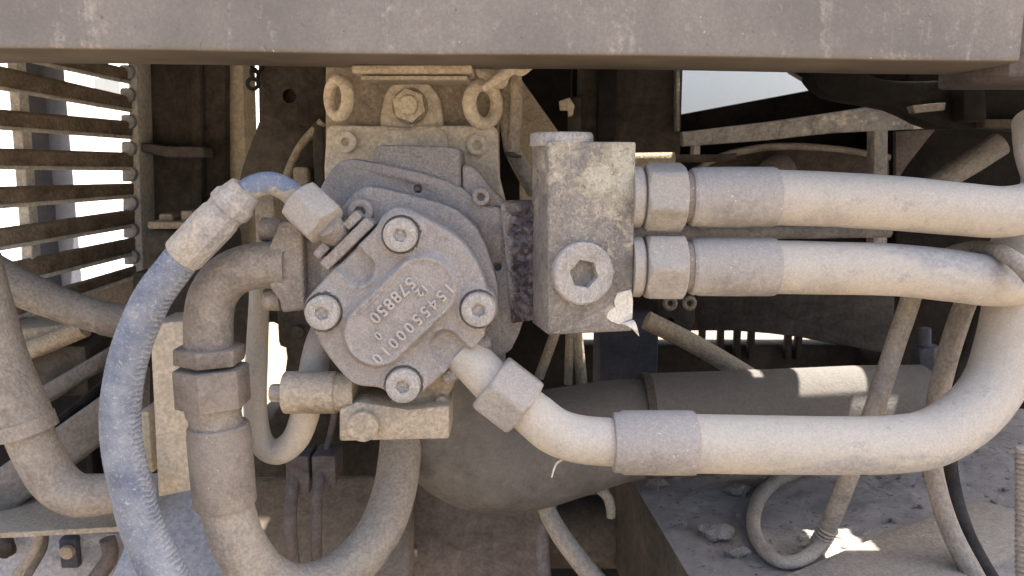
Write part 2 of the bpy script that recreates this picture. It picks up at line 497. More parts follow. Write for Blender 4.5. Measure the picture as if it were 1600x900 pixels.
def bank():
    V, F = [], []
    nx, ny = 60, 14
    for j in range(ny + 1):
        for i in range(nx + 1):
            x = -60 + 120 * i / nx; t = j / ny
            y = 6 + 9 * t
            z = GZ + 5.2 * (t * t * (3 - 2 * t)) + .35 * t * noise.noise(Vector((x * .3, y * .3, 0))) - .02
            V.append((x, y + .5 * noise.noise(Vector((x * .2, t, 5))), z))
    for j in range(ny):
        for i in range(nx): F.append((j * (nx + 1) + i, j * (nx + 1) + i + 1, (j + 1) * (nx + 1) + i + 1, (j + 1) * (nx + 1) + i))
    return V, F
obj('bright_backdrop', bank(), M['palebackdrop'], kind='structure', angle=80)  # backdrop added and sloped to catch sun, standing in for a pale wall
# deck added to block the sun; openings cut where sun patches should land
ZD = 0.205
def up_to_deck(p, z=ZD):
    return p + SUN * ((z - p.z) / SUN.z)
holes = []
def opening(p, wx, wy):
    q = up_to_deck(p)
    holes.append((q.x - wx / 2, q.x + wx / 2, q.y - wy / 2, q.y + wy / 2))
opening(P(1285, 590, .27), .075, .08)
opening(on_z(1308, 850, -.392), .05, .07)
opening(P(430, 750, .30), .03, .03)
opening(P(1176, 590, .27), .012, .035)
opening(P(1018, 246, .42), .05, .05)
DX0, DX1, DY0, DY1 = -1.3, 1.3, .07, 1.1
xs = sorted({DX0, DX1, *[v for h in holes for v in h[:2]]})
ys = sorted({DY0, DY1, *[v for h in holes for v in h[2:]]})
cells = []
for i in range(len(xs) - 1):
    for j in range(len(ys) - 1):
        cx, cy = (xs[i] + xs[i + 1]) / 2, (ys[j] + ys[j + 1]) / 2
        if any(h[0] < cx < h[1] and h[2] < cy < h[3] for h in holes): continue
        cells.append(box(xs[i], xs[i + 1], ys[j], ys[j + 1], ZD, ZD + .004))
dk = thing('shade_deck', 'added dark deck blocking the sun above the engine bay and pump', 'deck', (0, .7, ZD))
obj('plate', join(*cells), M['dark'], dk, smooth=False)

# ------------------------------------------------------------------ beam across the top
bt = thing('steel_beam', 'wide grey streaked steel beam running across the top above the pump', 'beam', (0, 0, .15))
l0, r0 = P(0, 77, -.03), P(1592, 96, -.03)
sl_ = (r0.z - l0.z) / (r0.x - l0.x)
xl = -.95
zl = l0.z + sl_ * (xl - l0.x)
NB = 40
def beam_geo():
    prof = []
    yb, rr, H = .056, .004, .19
    prof = [(-.03, H), (-.03, rr)]
    for i in range(1, 6):
        a = math.pi / 2 * i / 6
        prof.append((-.03 + rr - rr * math.cos(a), rr - rr * math.sin(a)))
    prof += [(-.03 + rr, 0), (yb - .003, .0), (yb, .003), (yb, H)]
    V, F = [], []
    m = len(prof)
    for j in range(NB + 1):
        x = xl + (r0.x - xl) * j / NB
        z = zl + sl_ * (x - xl) + .0012 * noise.noise(Vector((x * 5, 0, 0)))
        for (y, h) in prof: V.append((x, y + .0015 * noise.noise(Vector((x * 4, h * 9, 3))), z + h))
    for j in range(NB):
        for i in range(m):
            F.append((j * m + i, j * m + (i + 1) % m, (j + 1) * m + (i + 1) % m, (j + 1) * m + i))
    F.append(tuple(range(m))); F.append(tuple(NB * m + i for i in range(m - 1, -1, -1)))
    return V, F
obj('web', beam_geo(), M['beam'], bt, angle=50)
a = P(1599, 60, -.01)
obj('frame_upright', box(r0.x + .004, r0.x + .5, -.012, .09, .062, .27), M['mauve'], label='dark frame upright just past the right end of the beam', cat='upright', bev=.004)  # extended out of view to block the sun from the right
# welded pad under the beam
zb = P(645, 97, .02).z
a, b = P(551, 100, .036), P(738, 100, .036)
obj('welded_pad', box(a.x, b.x, .03, .075, zb - .0075, zb - .001), M['tan'], bt, bev=.0015)
obj('welded_pad', box(a.x + .006, b.x - .004, .036, .075, zb - .012, zb - .0085), M['tan'], bt, bev=.001)

# ------------------------------------------------------------------ the pump
pc = P(625, 470, .05)
pu = thing('hydraulic_pump', 'dusty grey hydraulic pump with a round cast cover held by four socket screws', 'pump', pc)
# body behind
obj('body', cyl(P(640, 430, .07), P(640, 430, .07) + Vector((0, .14, 0)), R(128, 640, 430, .07), c=.006, n=48), M['flange'], pu)
fl = [(504, 286), (517, 265), (533, 251), (548, 248), (600, 257), (650, 268), (700, 283), (722, 294), (739, 308), (757, 322), (785, 325), (836, 322), (836, 470),
      (818, 500), (811, 522), (798, 549), (784, 556), (740, 566), (640, 580), (520, 560), (474, 487), (471, 350)]
flg = obj('flange_plate', prism(fl, .05, .078), M['flange'], pu, bev=.0028, seg=3)
mid = [(528, 332), (542, 312), (558, 296), (575, 290), (593, 293), (640, 305), (682, 316), (714, 328), (743, 354), (759, 384), (769, 415), (778, 447), (779, 490), (768, 505),
       (700, 560), (600, 560), (520, 500), (500, 430), (512, 360)]
obj('middle_plate', prism(mid, .028, .052), M['flange'], pu, bev=.003, seg=3)
# front cover: height field
out = [(615, 325), (634, 327), (653, 335), (687, 353), (712, 369), (730, 388), (744, 408), (755, 433), (762, 452), (771, 459), (776, 474), (775, 490), (768, 503), (758, 514), (756, 526), (740, 544),
       (713, 567), (687, 590), (662, 612), (651, 624), (634, 630), (616, 627), (606, 615), (590, 607), (553, 601), (524, 573), (501, 541), (486, 511), (475, 494), (474, 480), (481, 464), (509, 433), (553, 389), (584, 358), (597, 338)]
OUT = closed(out, 8)
BOLTS = [(627, 366), (506, 487), (748, 482), (631, 600)]
def cap(px, py, a, b, r):
    pa = Vector((px - a[0], py - a[1])); ba = Vector((b[0] - a[0], b[1] - a[1]))
    h = max(0, min(1, pa.dot(ba) / ba.dot(ba)))
    return (pa - ba * h).length - r
def ss(x, a, b):
    t = max(0, min(1, (x - a) / (b - a))); return t * t * (3 - 2 * t)
def hcover(px, py, e):
    h = 0
    if e < 7: h -= 7 - math.sqrt(max(0, 49 - (7 - e) ** 2))
    d = cap(px, py, (664, 449), (591, 518), 55)
    h += 15 * ss(-d, -4, 7)
    h += 2.4 * ss(-d, 3, 7) * ss(d, -14, -9) 
    d = cap(px, py, (560, 421), (515, 376), 24); h -= 15 * ss(-d, -4, 6) ; h += 2.2 * ss(-d, -10, -4) * (1 - ss(-d, -4, 1))
    d = cap(px, py, (695, 541), (740, 586), 24); h -= 15 * ss(-d, -4, 6) ; h += 2.2 * ss(-d, -10, -4) * (1 - ss(-d, -4, 1))
    for bx, by in BOLTS:
        q = math.hypot(px - bx, py - by)
        h += 5 * (1 - ss(q, 31, 40)) * (1 if e > 3 else e / 3)
        h -= 8 * (1 - ss(q, 28.5, 30.5))
    # thin cast ridge beside the number
    d = cap(px, py, (567, 486), (622, 431), .2); h += 1.8 * (1 - ss(d, .6, 2.2))
    h += .8 * noise.noise(Vector((px * .11, py * .11, 0))) + .45 * noise.noise(Vector((px * .35, py * .35, 4)))
    return h
def cover_geo():
    cx, cy = 627, 480
    NR = 105; n = len(OUT)
    V, F = [], []
    Yb = .036
    for j in range(1, NR + 1):
        t = (j / NR) ** .85
        for (ox, oy) in OUT:
            px, py = cx + (ox - cx) * t, cy + (oy - cy) * t
            e = (1 - t) * math.hypot(ox - cx, oy - cy)
            p = P(px, py, 0)
            V.append(Vector((p.x, -hcover(px, py, e) * .0005, p.z)))
    p = P(cx, cy, 0); V.append(Vector((p.x, -hcover(cx, cy, 99) * .0005, p.z)))
    ci = len(V) - 1
    for i in range(n): F.append((ci, i, (i + 1) % n))
    for j in range(NR - 1):
        for i in range(n): F.append((j * n + i, (j + 1) * n + i, (j + 1) * n + (i + 1) % n, j * n + (i + 1) % n))
    o = len(V)
    for (ox, oy) in OUT:
        p = P(ox, oy, 0); V.append(Vector((p.x, Yb, p.z)))
    L = (NR - 1) * n
    for i in range(n): F.append((L + i, o + i, o + (i + 1) % n, L + (i + 1) % n))
    return V, F
cov = obj('front_cover', cover_geo(), M['cover'], pu, angle=60)
def px_screw(px, py, Y, r, h, sr, sd, mat, par, rot=0, name='socket_screw', d=(0, -1, 0)):
    return obj(name, sockethead(P(px, py, Y), d, R(r, px, py, Y), h, R(sr, px, py, Y), sd, rot), mat, par, angle=35)
for i, (bx, by) in enumerate(BOLTS):
    px_screw(bx, by, -.001, 26.5, .009, 11.5, .0035, M['plug'], cov, rot=[10, 35, 22, 50][i])
# cast lettering, read upside down along the boss
def cast_text(body, px, py, Y, size, spacing):
    cu = bpy.data.curves.new('cast', 'FONT')
    cu.body = body; cu.size = size; cu.extrude = .0010; cu.space_character = spacing; cu.resolution_u = 3; cu.offset = .0001
    cu.bevel_depth = .00025; cu.bevel_resolution = 1; cu.align_x = 'LEFT'; cu.align_y = 'CENTER'
    o = bpy.data.objects.new('cast', cu); COL.objects.link(o)
    dg = bpy.context.evaluated_depsgraph_get(); dg.update()
    me = bpy.data.meshes.new_from_object(o.evaluated_get(dg))
    bpy.data.objects.remove(o)
    a = rad(224.5)
    t = Vector((math.cos(a), 0, math.sin(a))); u = Vector((-math.sin(a), 0, math.cos(a))); n = t.cross(u)
    mt = Matrix((t, u, n)).transposed().to_4x4()
    mt.translation = P(px, py, Y) - ORG[cov]
    me.transform(mt)
    me.name = 'cast_lettering'
    me.materials.append(M['letter'])
    o = bpy.data.objects.new('cast_lettering', me); COL.objects.link(o); o.parent = cov
    return o
YT = -.0080
cast_text('1545500010', 706, 445, YT, .0128, 1.4)
cast_text('578850', 645, 437, YT, .0135, 1.16)
cast_text('12', 666, 446, YT, .0095, 1.15)
cast_text('0', 594, 521, YT, .0095, 1.15)
# small blind holes and details on flange
def cut(o, p0, p1, r):
    me = bpy.data.meshes.new('cutter')
    gq = cyl(p0, p1, r, n=24)
    me.from_pydata([v - ORG[o] for v in gq[0]], [], gq[1])
    bm = bmesh.new(); bm.from_mesh(me); bmesh.ops.recalc_face_normals(bm, faces=bm.faces); bm.to_mesh(me); bm.free()
    c = bpy.data.objects.new('cutter', me); COL.objects.link(c)
    if not o.parent: c.location = o.location
    else: c.location = o.parent.location
    md = o.modifiers.new('cut', 'BOOLEAN'); md.object = c; md.operation = 'DIFFERENCE'; md.solver = 'EXACT'
    bpy.context.view_layer.update()
    dg = bpy.context.evaluated_depsgraph_get()
    nm = bpy.data.meshes.new_from_object(o.evaluated_get(dg))
    o.modifiers.clear(); old = o.data; nm.name = old.name; o.data = nm
    bpy.data.objects.remove(c)
def hole(o, px, py, Y, r, depth=.012):
    c = P(px, py, Y); cut(o, c - Vector((0, .01, 0)), c + Vector((0, depth, 0)), R(r, px, py, Y))
hole(flg, 653, 295, .05, 7); hole(flg, 777, 417, .05, 7)
px_screw(565, 330, .027, 20, .008, 9.5, .006, M['flange'], pu)
px_screw(752, 307, .052, 14, .008, 7, .006, M['flange'], pu)
# top port boss
obj('port_boss', prism([(581, 300), (583, 236), (588, 228), (600, 226), (700, 229), (714, 231), (719, 238), (721, 300)], .056, .13), M['pump'], pu, bev=.003, seg=3)
obj('support_arm', prism([(722, 256), (742, 262), (770, 300), (800, 325), (740, 330), (722, 300)], .056, .1), M['flange'], pu, bev=.004, seg=3)
# terminal strip with two small bolts at upper left
obj('clamp_bar', prism([(571, 339), (586, 351), (511, 424), (498, 411)], .004, .03), M['flange'], pu, bev=.002)
obj('clamp_bolt', prism([(555, 328), (567, 339), (545, 361), (533, 350)], .008, .03), M['flange'], pu, bev=.002)
obj('clamp_bolt', prism([(504, 377), (516, 388), (498, 407), (487, 396)], .008, .03), M['flange'], pu, bev=.002)
# neck towards the manifold
def gridface(pts4, nx, ny, amp, scale, Yb, seed=0):
    A, B, C_, D_ = pts4
    V, F = [], []
    for j in range(ny + 1):
        for i in range(nx + 1):
            s, t = i / nx, j / ny
            p = (A * (1 - s) + B * s) * (1 - t) + (D_ * (1 - s) + C_ * s) * t
            V.append(p - Vector((0, amp * (noise.noise(p * scale + Vector((seed, 0, 0))) + .5 * noise.noise(p * scale * 2.7)), 0)))
    for j in range(ny):
        for i in range(nx): F.append((j * (nx + 1) + i, j * (nx + 1) + i + 1, (j + 1) * (nx + 1) + i + 1, (j + 1) * (nx + 1) + i))
    rim = [i for i in range(nx + 1)] + [j * (nx + 1) + nx for j in range(1, ny + 1)] + [ny * (nx + 1) + i for i in range(nx - 1, -1, -1)] + [j * (nx + 1) for j in range(ny - 1, 0, -1)]
    o = len(V)
    for r in rim: V.append(Vector((V[r].x, Yb, V[r].z)))
    for k in range(len(rim)):
        F.append((rim[k], o + k, o + (k + 1) % len(rim), rim[(k + 1) % len(rim)]))
    return V, F
obj('outlet_neck', gridface([P(782, 318, .044), P(843, 318, .030), P(840, 498, .032), P(800, 506, .045)], 36, 80, .0034, 190, .1), M['caked'], pu, angle=70)
# drilled lug ends at lower right of cover
obj('lug', cyl(P(742, 541, .018), P(765, 532, .02), R(11, 750, 540, .02), c=.002, n=20), M['pump'], pu)
obj('lug', cyl(P(692, 592, .018), P(717, 580, .02), R(12, 700, 590, .02), c=.002, n=20), M['pump'], pu)
# left port flange pad
obj('inlet_pad', prism([(472, 352), (530, 330), (540, 470), (476, 487)], .036, .1), M['flange'], pu, bev=.003)
obj('mounting_foot', prism([(540, 598), (600, 604), (625, 634), (690, 636), (712, 600), (706, 570), (560, 560)], .03, .08), M['tan'], pu, bev=.004)
obj('foot_bolt', cyl(P(618, 634, .024), P(618, 634, .024) + Vector((0, .02, 0)), R(10, 618, 634, .024), c=.002, n=18), M['tan'], pu)
obj('foot_bolt', cyl(P(690, 630, .024), P(690, 630, .024) + Vector((0, .02, 0)), R(11, 690, 630, .024), c=.002, n=18), M['tan'], pu)

# ------------------------------------------------------------------ bracket above the pump
br = thing('mounting_bracket', 'beige dust covered mounting bracket with a hex bolt and two lifting eyes above the pump', 'bracket', P(642, 200, .13))
obj('back_plate', prism([(508, 100), (779, 100), (779, 240), (508, 240)], .145, .2), M['tan'], br, bev=.003)
obj('arch_boss', prism(closed([(597, 205), (598, 160), (612, 132), (643, 120), (672, 132), (688, 160), (690, 205), (645, 206)], 4), .132, .15), M['bracket'], br, bev=.003, seg=3)
obj('front_casting', prism([(510, 200), (518, 195), (600, 197), (640, 200), (652, 196), (770, 196), (778, 203), (780, 280), (792, 330), (780, 345), (508, 340), (506, 260)], .118, .18), M['bracket'], br, bev=.004, seg=3)
obj('raised_tongue', prism([(578, 250), (600, 202), (644, 202), (654, 196), (680, 197), (695, 205), (708, 250)], .112, .13), M['bracket'], br, bev=.003, seg=3)
c = P(641, 166, .132)
obj('washer', cyl(c, c - Vector((0, .003, 0)), R(28, 641, 166, .132), c=.001), M['tan'], br)
hb = obj('hex_nut', nut(c - Vector((0, .003, 0)), c - Vector((0, .012, 0)), R(26, 641, 166, .132), rot=20), M['bracket'], br)
obj('stud', cyl(c - Vector((0, .012, 0)), c - Vector((0, .018, 0)), R(15, 641, 166, .12), c=.0015), M['bracket'], br)
for (ex, ey, az, ro, rt) in ((529, 153, 48, 27, 9), (755, 163, 46, 29, 10)):
    c = P(ex, ey, .118)
    obj('lifting_eye', torus(c, (math.sin(rad(az)) * (1 if ex > 640 else -1), -math.cos(rad(az)), 0), R(ro, ex, ey, .135), R(rt, ex, ey, .135), squash=1.1), M['bracket'], br)
px_screw(542, 222, .1165, 17, .007, 7, .005, M['bracket'], br, name='bracket_screw')
px_screw(746, 227, .1165, 16, .007, 8, .005, M['bracket'], br, name='bracket_screw')

# ------------------------------------------------------------------ manifold block
A_ = rad(13)
fx = Vector((math.cos(A_), math.sin(A_), 0)); fn = Vector((math.sin(A_), -math.cos(A_), 0))
YL = -.012
fTL, fBL = P(857, 221, YL), P(856, 524, YL)
wv = fx * (R(135, 920, 400, YL) / math.cos(A_) * 1.03)
mb = thing('manifold_block', 'tall flaking steel valve block with a large hex socket plug on its face', 'valve block', fBL)
dep = -fn * .05
f4 = [fBL, fBL + wv, fTL + wv, fTL]
f4[0].z = f4[1].z = fBL.z; f4[2].z = f4[3].z = fTL.z
obj('block_body', hexa(f4, [p + dep for p in f4]), M['block'], mb, bev=.0016, seg=3)
pn = P(909, 428, YL)
pn = fTL + fx * (pn.x - fTL.x) / math.cos(A_); pn.z = P(909, 428, YL).z
pl = obj('socket_plug', lathe(pn - fn * .003, pn + fn, [(0, .0243), (.007, .0245), (.0098, .0242), (.0112, .0228), (.0113, .0128), (.0106, .0118, 6), (.0015, .0114, 6), (.001, .004)], 72, rot=12), M['plug'], mb, angle=32)
tc = fTL + wv * .25 + dep * .5
obj('top_cap', lathe(tc - Vector((0, 0, .003)), tc + Vector((0, 0, 1)), [(0, .025), (.0075, .025), (.0095, .0243), (.0105, .023)], 48), M['plug'], mb)
# torn paint at the lower corner
def on_face(px, py, off):
    d = ray(px, py); o = Vector((0, CAMY, 0))
    pl0 = fTL + fn * off
    return o + d * ((pl0 - o).dot(fn) / d.dot(fn))
fk = [(965, 458), (986, 452), (989, 470), (988, 497), (975, 503), (968, 507), (955, 502), (948, 496), (951, 486), (961, 480), (960, 470)]
fr = [on_face(a, b, .0008) for a, b in fk]
n_ = len(fr)
obj('peeling_paint', (fr + [p - fn * .0011 for p in fr], [tuple(range(n_)), tuple(range(2 * n_ - 1, n_ - 1, -1))] + [(i, n_ + i, n_ + (i + 1) % n_, (i + 1) % n_) for i in range(n_)]), M['paint'], mb, angle=30)
curl = []
for i in range(6):
    t = i / 5
    for (a, b) in ((969 + 20 * t, 506 + 9 * t * t), (989 + 10 * t, 500 + 26 * t * t)):
        curl.append(on_face(a, b, .0012 + .007 * math.sin(t * 2.2)))
V = curl + [p - fn * .0006 for p in curl]
F = []
for i in range(5):
    F += [(2 * i, 2 * i + 1, 2 * i + 3, 2 * i + 2), (12 + 2 * i + 2, 12 + 2 * i + 3, 12 + 2 * i + 1, 12 + 2 * i), (2 * i, 2 * i + 2, 14 + 2 * i, 12 + 2 * i), (2 * i + 1, 13 + 2 * i, 15 + 2 * i, 2 * i + 3)]
F += [(0, 12, 13, 1), (10, 11, 23, 22)]
obj('paint_curl', (V, F), M['paint'], mb)

# ------------------------------------------------------------------ hose ends
HG = 'hydraulic hoses with crimped ends'
def ferrule(p0, p1, r, lip=.0016, r_in=None):
    L = (Vector(p1) - Vector(p0)).length
    r_in = r_in or r * .84
    return lathe(p0, p1, [(0, r_in), (.0006, r * .93), (.003, r * .985), (.005, r * .96), (.008, r), (L * .5, r * 1.005), (L - .003, r), (L - .001, r * .975), (L, r * .9)], 48)
def right_hose(label, yc, yc2, hosepts, rn, rf, rot):
    Y = .018
    t = thing('hydraulic_hose', label, 'hose', P(992, yc, Y), HG)
    q = lambda x, y=None: P(x, yc if y is None else y, Y)
    r = lambda v: R(v, 1030, yc, Y)
    obj('adapter', lathe(q(986), q(1100), [(0, r(48)), ((q(999) - q(986)).length, r(48.5)), ((q(1003) - q(986)).length, r(44)), ((q(1004) - q(986)).length, r(36)), ((q(1012) - q(986)).length, r(36))], 48), M['nut'], t)
    obj('nut', nut(q(1006), q(1068, yc + .5), r(rn), rot=rot), M['nut'], t)
    obj('neck', cyl(q(1060), q(1084), r(40)), M['hexdark'], t)
    obj('ferrule', ferrule(q(1077, yc + .5), q(1211, yc2), r(rf), r_in=r(40)), M['ferrule'], t)
    obj('hose', tube(hosepts, 40, 10, .012, yc), M['rubbedhose'] if yc > 400 else M['creamhose'], t)
    return t
right_hose('upper of two pale hydraulic hoses leaving the valve block to the right', 308, 308,
           [(1195, 308, .018, 43.5), (1300, 312, .018, 43), (1400, 318, .017, 42.5), (1500, 327, .014, 41.5), (1570, 331, .012, 40), (1622, 316, .014, 38), (1640, 280, .02, 38), (1628, 235, .03, 37), (1622, 190, .05, 36)], 56, 47, -17)
right_hose('lower of two pale hydraulic hoses leaving the valve block with wiped grey tip', 416, 417,
           [(1195, 417, .018, 42), (1300, 419, .018, 41.5), (1400, 422, .016, 41), (1480, 430, .016, 41), (1540, 438, .024, 40), (1585, 440, .045, 38), (1612, 437, .08, 36), (1630, 420, .13, 34)], 56, 46, 3)

# lower outlet hose
t = thing('hydraulic_hose', 'pale hydraulic hose with angled hex nut leaving the pump cover at lower right', 'hose', P(760, 580, .01), HG)
Y = .012
obj('nipple', cyl(P(722, 549, .022), P(775, 603, .014), R(33, 750, 575, Y), R(35, 770, 600, Y), c=.001), M['creamhose'], t)
obj('nut', nut(P(766, 595, .014), P(822, 638, .01), R(54, 790, 616, Y), rot=8), M['nut'], t)
obj('elbow_pipe', tube([(815, 632, .01, 34), (836, 650, .009, 36), (866, 673, .008, 37), (905, 686, .008, 37.5), (962, 691, .008, 37.5)], 36, 10, .01), M['creamhose'], t)
obj('ferrule', lathe(P(957, 691, .008), P(1098, 692, .008), [(0, R(39, 960, 690, Y)), (.0005, R(45, 960, 690, Y)), (.002, R(46.5, 960, 690, Y)), (.006, R(46.5, 960, 690, Y)), (.009, R(49.5, 960, 690, Y)), (.062, R(50, 960, 690, Y)), (.0668, R(49.5, 960, 690, Y)), (.0678, R(47, 960, 690, Y))], 48), M['ferrule'], t)
obj('hose', tube([(1085, 693, .008, 46), (1200, 695, .008, 45.5), (1300, 696, .009, 45), (1400, 694, .012, 45), (1458, 683, .018, 45), (1515, 648, .03, 45), (1553, 600, .045, 45), (1572, 540, .055, 44), (1585, 470, .065, 43), (1595, 380, .085, 42)], 40, 10, .012, 3), M['rubbedbend'], t)

# blue hose, upper left
t = thing('hydraulic_hose', 'blue grey braided hydraulic hose arching down the left side of the pump', 'hose', P(480, 335, .01), HG)
obj('nut', nut(P(467, 312, .006), P(511, 353, -.002), R(39, 490, 335, 0), rot=78, ch=.05), M['nut'], t)
obj('stub', cyl(P(505, 347, 0), P(535, 375, .03), R(24, 520, 360, 0)), M['flange'], t)
obj('bent_pipe', tube([(352, 332, 0, 19), (372, 312, 0, 19), (392, 294, .001, 18.5), (420, 286, .004, 18), (446, 295, .008, 18.5), (466, 313, .011, 19), (482, 332, .013, 19)], 32, 10, .02), M['bluepipe'], t)
fa, fb = P(385, 296, -.001), P(283, 403, -.004)
Lf = (fb - fa).length
rf = R(33, 330, 350, 0)
obj('ferrule', lathe(fa, fb, [(0, rf * .62), (.0006, rf * .8), (Lf * .08, rf * .86), (Lf * .14, rf * .92), (Lf * .17, rf * 1.03), (Lf * .27, rf * 1.04), (Lf * .30, rf * .93), (Lf * .36, rf * .9), (Lf * .40, rf * .97), (Lf * .5, rf), (Lf * .96, rf * .98), (Lf * .99, rf * .93), (Lf, rf * .85)], 10), M['blueferrule'], t, angle=22)
obj('hose', tube([(300, 383, -.004, 26), (275, 415, -.005, 28), (236, 470, -.008, 29), (205, 545, -.012, 29.5), (190, 620, -.015, 30), (190, 690, -.017, 30.5), (204, 760, -.018, 31), (224, 830, -.018, 32), (258, 900, -.018, 33), (300, 965, -.016, 34)], 40, 14, .012, 5), M['bluehose'], t)

# left elbow hose
t = thing('hydraulic_hose', 'brown dusty hose below a steel elbow with stacked hex nuts left of the pump', 'hose', P(440, 412, .04), HG)
Y = .035
obj('port_flange', prism([(436, 350), (440, 345), (472, 348), (476, 485), (440, 489), (436, 470), (420, 448), (420, 385)], .022, .07), M['elbow'], t, bev=.0025, seg=3)
for (a, b, c2, d, r) in ((408, 358, 441, 361, 19), (412, 468, 440, 469, 17)):
    obj('flange_bolt', cyl(P(a, b, .045), P(c2, d, .045), R(r, a, b, .045), c=.0022, n=24), M['elbow'], t)
obj('elbow_pipe', tube([(450, 413, Y, 36), (425, 413, Y, 36), (396, 416, Y, 36), (362, 428, Y, 36), (338, 453, Y, 36.5), (327, 488, Y, 37), (326, 560, Y, 37)], 36, 10, .01, 8), M['elbow'], t)
obj('nut', hexnut_sharp(P(327, 541, Y), P(328, 566, Y), R(62, 327, 550, Y), 30), M['hexdark'], t, bev=.0012, angle=30)
obj('nut', hexnut_sharp(P(330, 573, Y), P(334, 632, Y), R(66, 330, 610, Y), 36), M['hexdark'], t, bev=.0014, angle=30)
obj('neck', lathe(P(333, 632, Y), P(341, 680, Y), [(0, R(43, 335, 640, Y)), (.006, R(43, 335, 640, Y)), (.010, R(40, 335, 640, Y)), (.030, R(41, 335, 640, Y))], 40), M['elbow'], t)
obj('ferrule', ferrule(P(341, 662, Y), P(352, 788, Y), R(48, 345, 720, Y)), M['hexdark'], t)
obj('hose', tube([(350, 775, Y, 40), (357, 800, Y, 40), (374, 850, .036, 40), (412, 900, .045, 39), (465, 920, .06, 38), (530, 898, .085, 36), (583, 846, .11, 35), (613, 780, .14, 34), (625, 710, .17, 33), (628, 640, .2, 32)], 36, 10, .012, 9), M['greyhose'], t)

# cream U hose behind
t = thing('hydraulic_hose', 'thin cream hose making a U bend below the small cylinder valve', 'hose', P(405, 560, .09), HG)
obj('hose', tube([(404, 430, .1, 15), (405, 470, .1, 15.5), (401, 560, .1, 17), (399, 640, .09, 18), (408, 690, .085, 19), (433, 706, .08, 20), (460, 688, .075, 21), (476, 650, .07, 22), (486, 600, .065, 22), (497, 545, .075, 22), (515, 500, .1, 22)], 28, 10, .012, 2), M['creamhose'], t)

# relief valve under the cover
t = thing('relief_valve', 'sandy square relief valve with a stub cylinder under the pump cover', 'valve', P(600, 650, .04))
obj('stub_cylinder', lathe(P(445, 613, .03), P(560, 613, .03), [(0, R(31, 480, 613, .03)), (.001, R(33, 480, 613, .03)), (.0435, R(33, 480, 613, .03)), (.0445, R(30, 480, 613, .03)), (.06, R(30, 480, 613, .03))], 40), M['tan'], t)
obj('adjuster', nut(P(423, 614, .03), P(447, 614, .03), R(15, 430, 614, .03), rot=5), M['greyhose'], t)
obj('valve_body', prism([(530, 640), (560, 628), (640, 640), (702, 634), (702, 686), (530, 690)], .012, .06), M['tan'], t, bev=.002)
c = P(569, 663, .012)
obj('cap_plug', cyl(c + Vector((0, .003, 0)), c - Vector((0, .008, 0)), R(24, 569, 663, .012), c=.0012), M['tan'], t)

# thread of fibre
obj('fibre_scrap', tube([(879, 718, .004, 1.6), (870, 724, .002, 1.8), (865, 735, .001, 1.6), (862, 746, .001, 1.2)], 8, 6), M['paint'], label='short white fibre scrap dangling under the bent pipe elbow', cat='fibre')

# ------------------------------------------------------------------ exhaust elbow
t = thing('exhaust_pipe', 'large dull exhaust pipe with fat elbow behind the pump', 'exhaust pipe', P(760, 690, .25))
obj('elbow', tube([(1015, 668, .27, 76), (960, 674, .27, 80), (890, 690, .265, 86), (820, 704, .26, 92), (755, 700, .25, 97), (708, 665, .24, 100), (692, 610, .24, 100), (690, 540, .24, 100), (690, 480, .24, 100)], 56, 10, .006, 4), M['exhaust'], t)
obj('straight_pipe', tube([(1005, 664, .27, 80), (1120, 660, .27, 80), (1250, 654, .27, 79), (1345, 650, .27, 79), (1440, 648, .27, 78)], 56, 6, .006, 4), M['exhaust'], t)
obj('clamp_band', tube([(1002, 664, .27, 82), (1014, 664, .27, 82)], 56, 2), M['brown'], t)

# ------------------------------------------------------------------ left background
gr = thing('radiator_grille', 'rusty radiator grille of horizontal slats at the upper left', 'grille', P(120, 260, .5))
YA, YB = .36, .55
SL = [  # left top, left bottom, right top, right bottom (px rows at x=0 and x=205)
    (62, 84, 112, 128), (108, 137, 155, 172), (175, 199, 193, 214), (236, 261, 242, 263), (296, 322, 290, 306), (360, 388, 330, 352), (416, 448, 374, 396), (480, 505, 418, 432)]
for i, (a, b, c2, d) in enumerate(SL):
    xo = -60
    ext = lambda l, r: l + (l - r) / 205 * 60
    fa, fb = P(xo, ext(a, c2), YA - .055), P(xo, ext(b, d), YA - .055)
    ra, rb = P(203 + i, c2, YB), P(203 + i, d, YB)
    nrm = Vector((ra - fa).cross(Vector((0, 0, 1)))).normalized()
    th = Vector((0, .014, .004))
    obj('slat', hexa([fb, rb, ra, fa], [fb + th + Vector((0, 0, .003)), rb + th + Vector((0, 0, .003)), ra + th, fa + th]), M['slat'], gr, bev=.0012)
    # pale lower lip
    lp = [fb + Vector((0, -.004, -.003)), rb + Vector((0, -.004, -.0035)), rb + Vector((0, -.004, .002)), fb + Vector((0, -.004, .002))]
    obj('slat_lip', hexa(lp, [p + Vector((0, .018, 0)) for p in lp]), M['slatedge'], gr, bev=.0008)
for (x, y0, y1, w) in ((10, 60, 470, 13),):
    tp = [P(8, 70, .385), P(24, 70, .385), P(56, 470, .395), P(38, 470, .395)]
    obj('upright', hexa(tp, [p + Vector((0, .02, 0)) for p in tp]), M['slatedge'], gr, bev=.002)
tp = [P(199, 90, .555), P(213, 90, .555), P(224, 440, .555), P(207, 440, .555)]
obj('side_frame', hexa(tp, [p + Vector((0, .05, 0)) for p in tp]), M['slatedge'], gr, bev=.003)
for i in range(8):
    yy = [112, 148, 190, 232, 272, 318, 360, 402][i]
    x0 = 186 + i
    obj('end_tab', prism([(x0, yy - 11), (x0 + 14, yy - 11), (x0 + 20, yy - 7), (x0 + 22, yy), (x0 + 20, yy + 8), (x0 + 14, yy + 12), (x0, yy + 12)], .546, .58), M['bluesteel'], gr, bev=.0025)
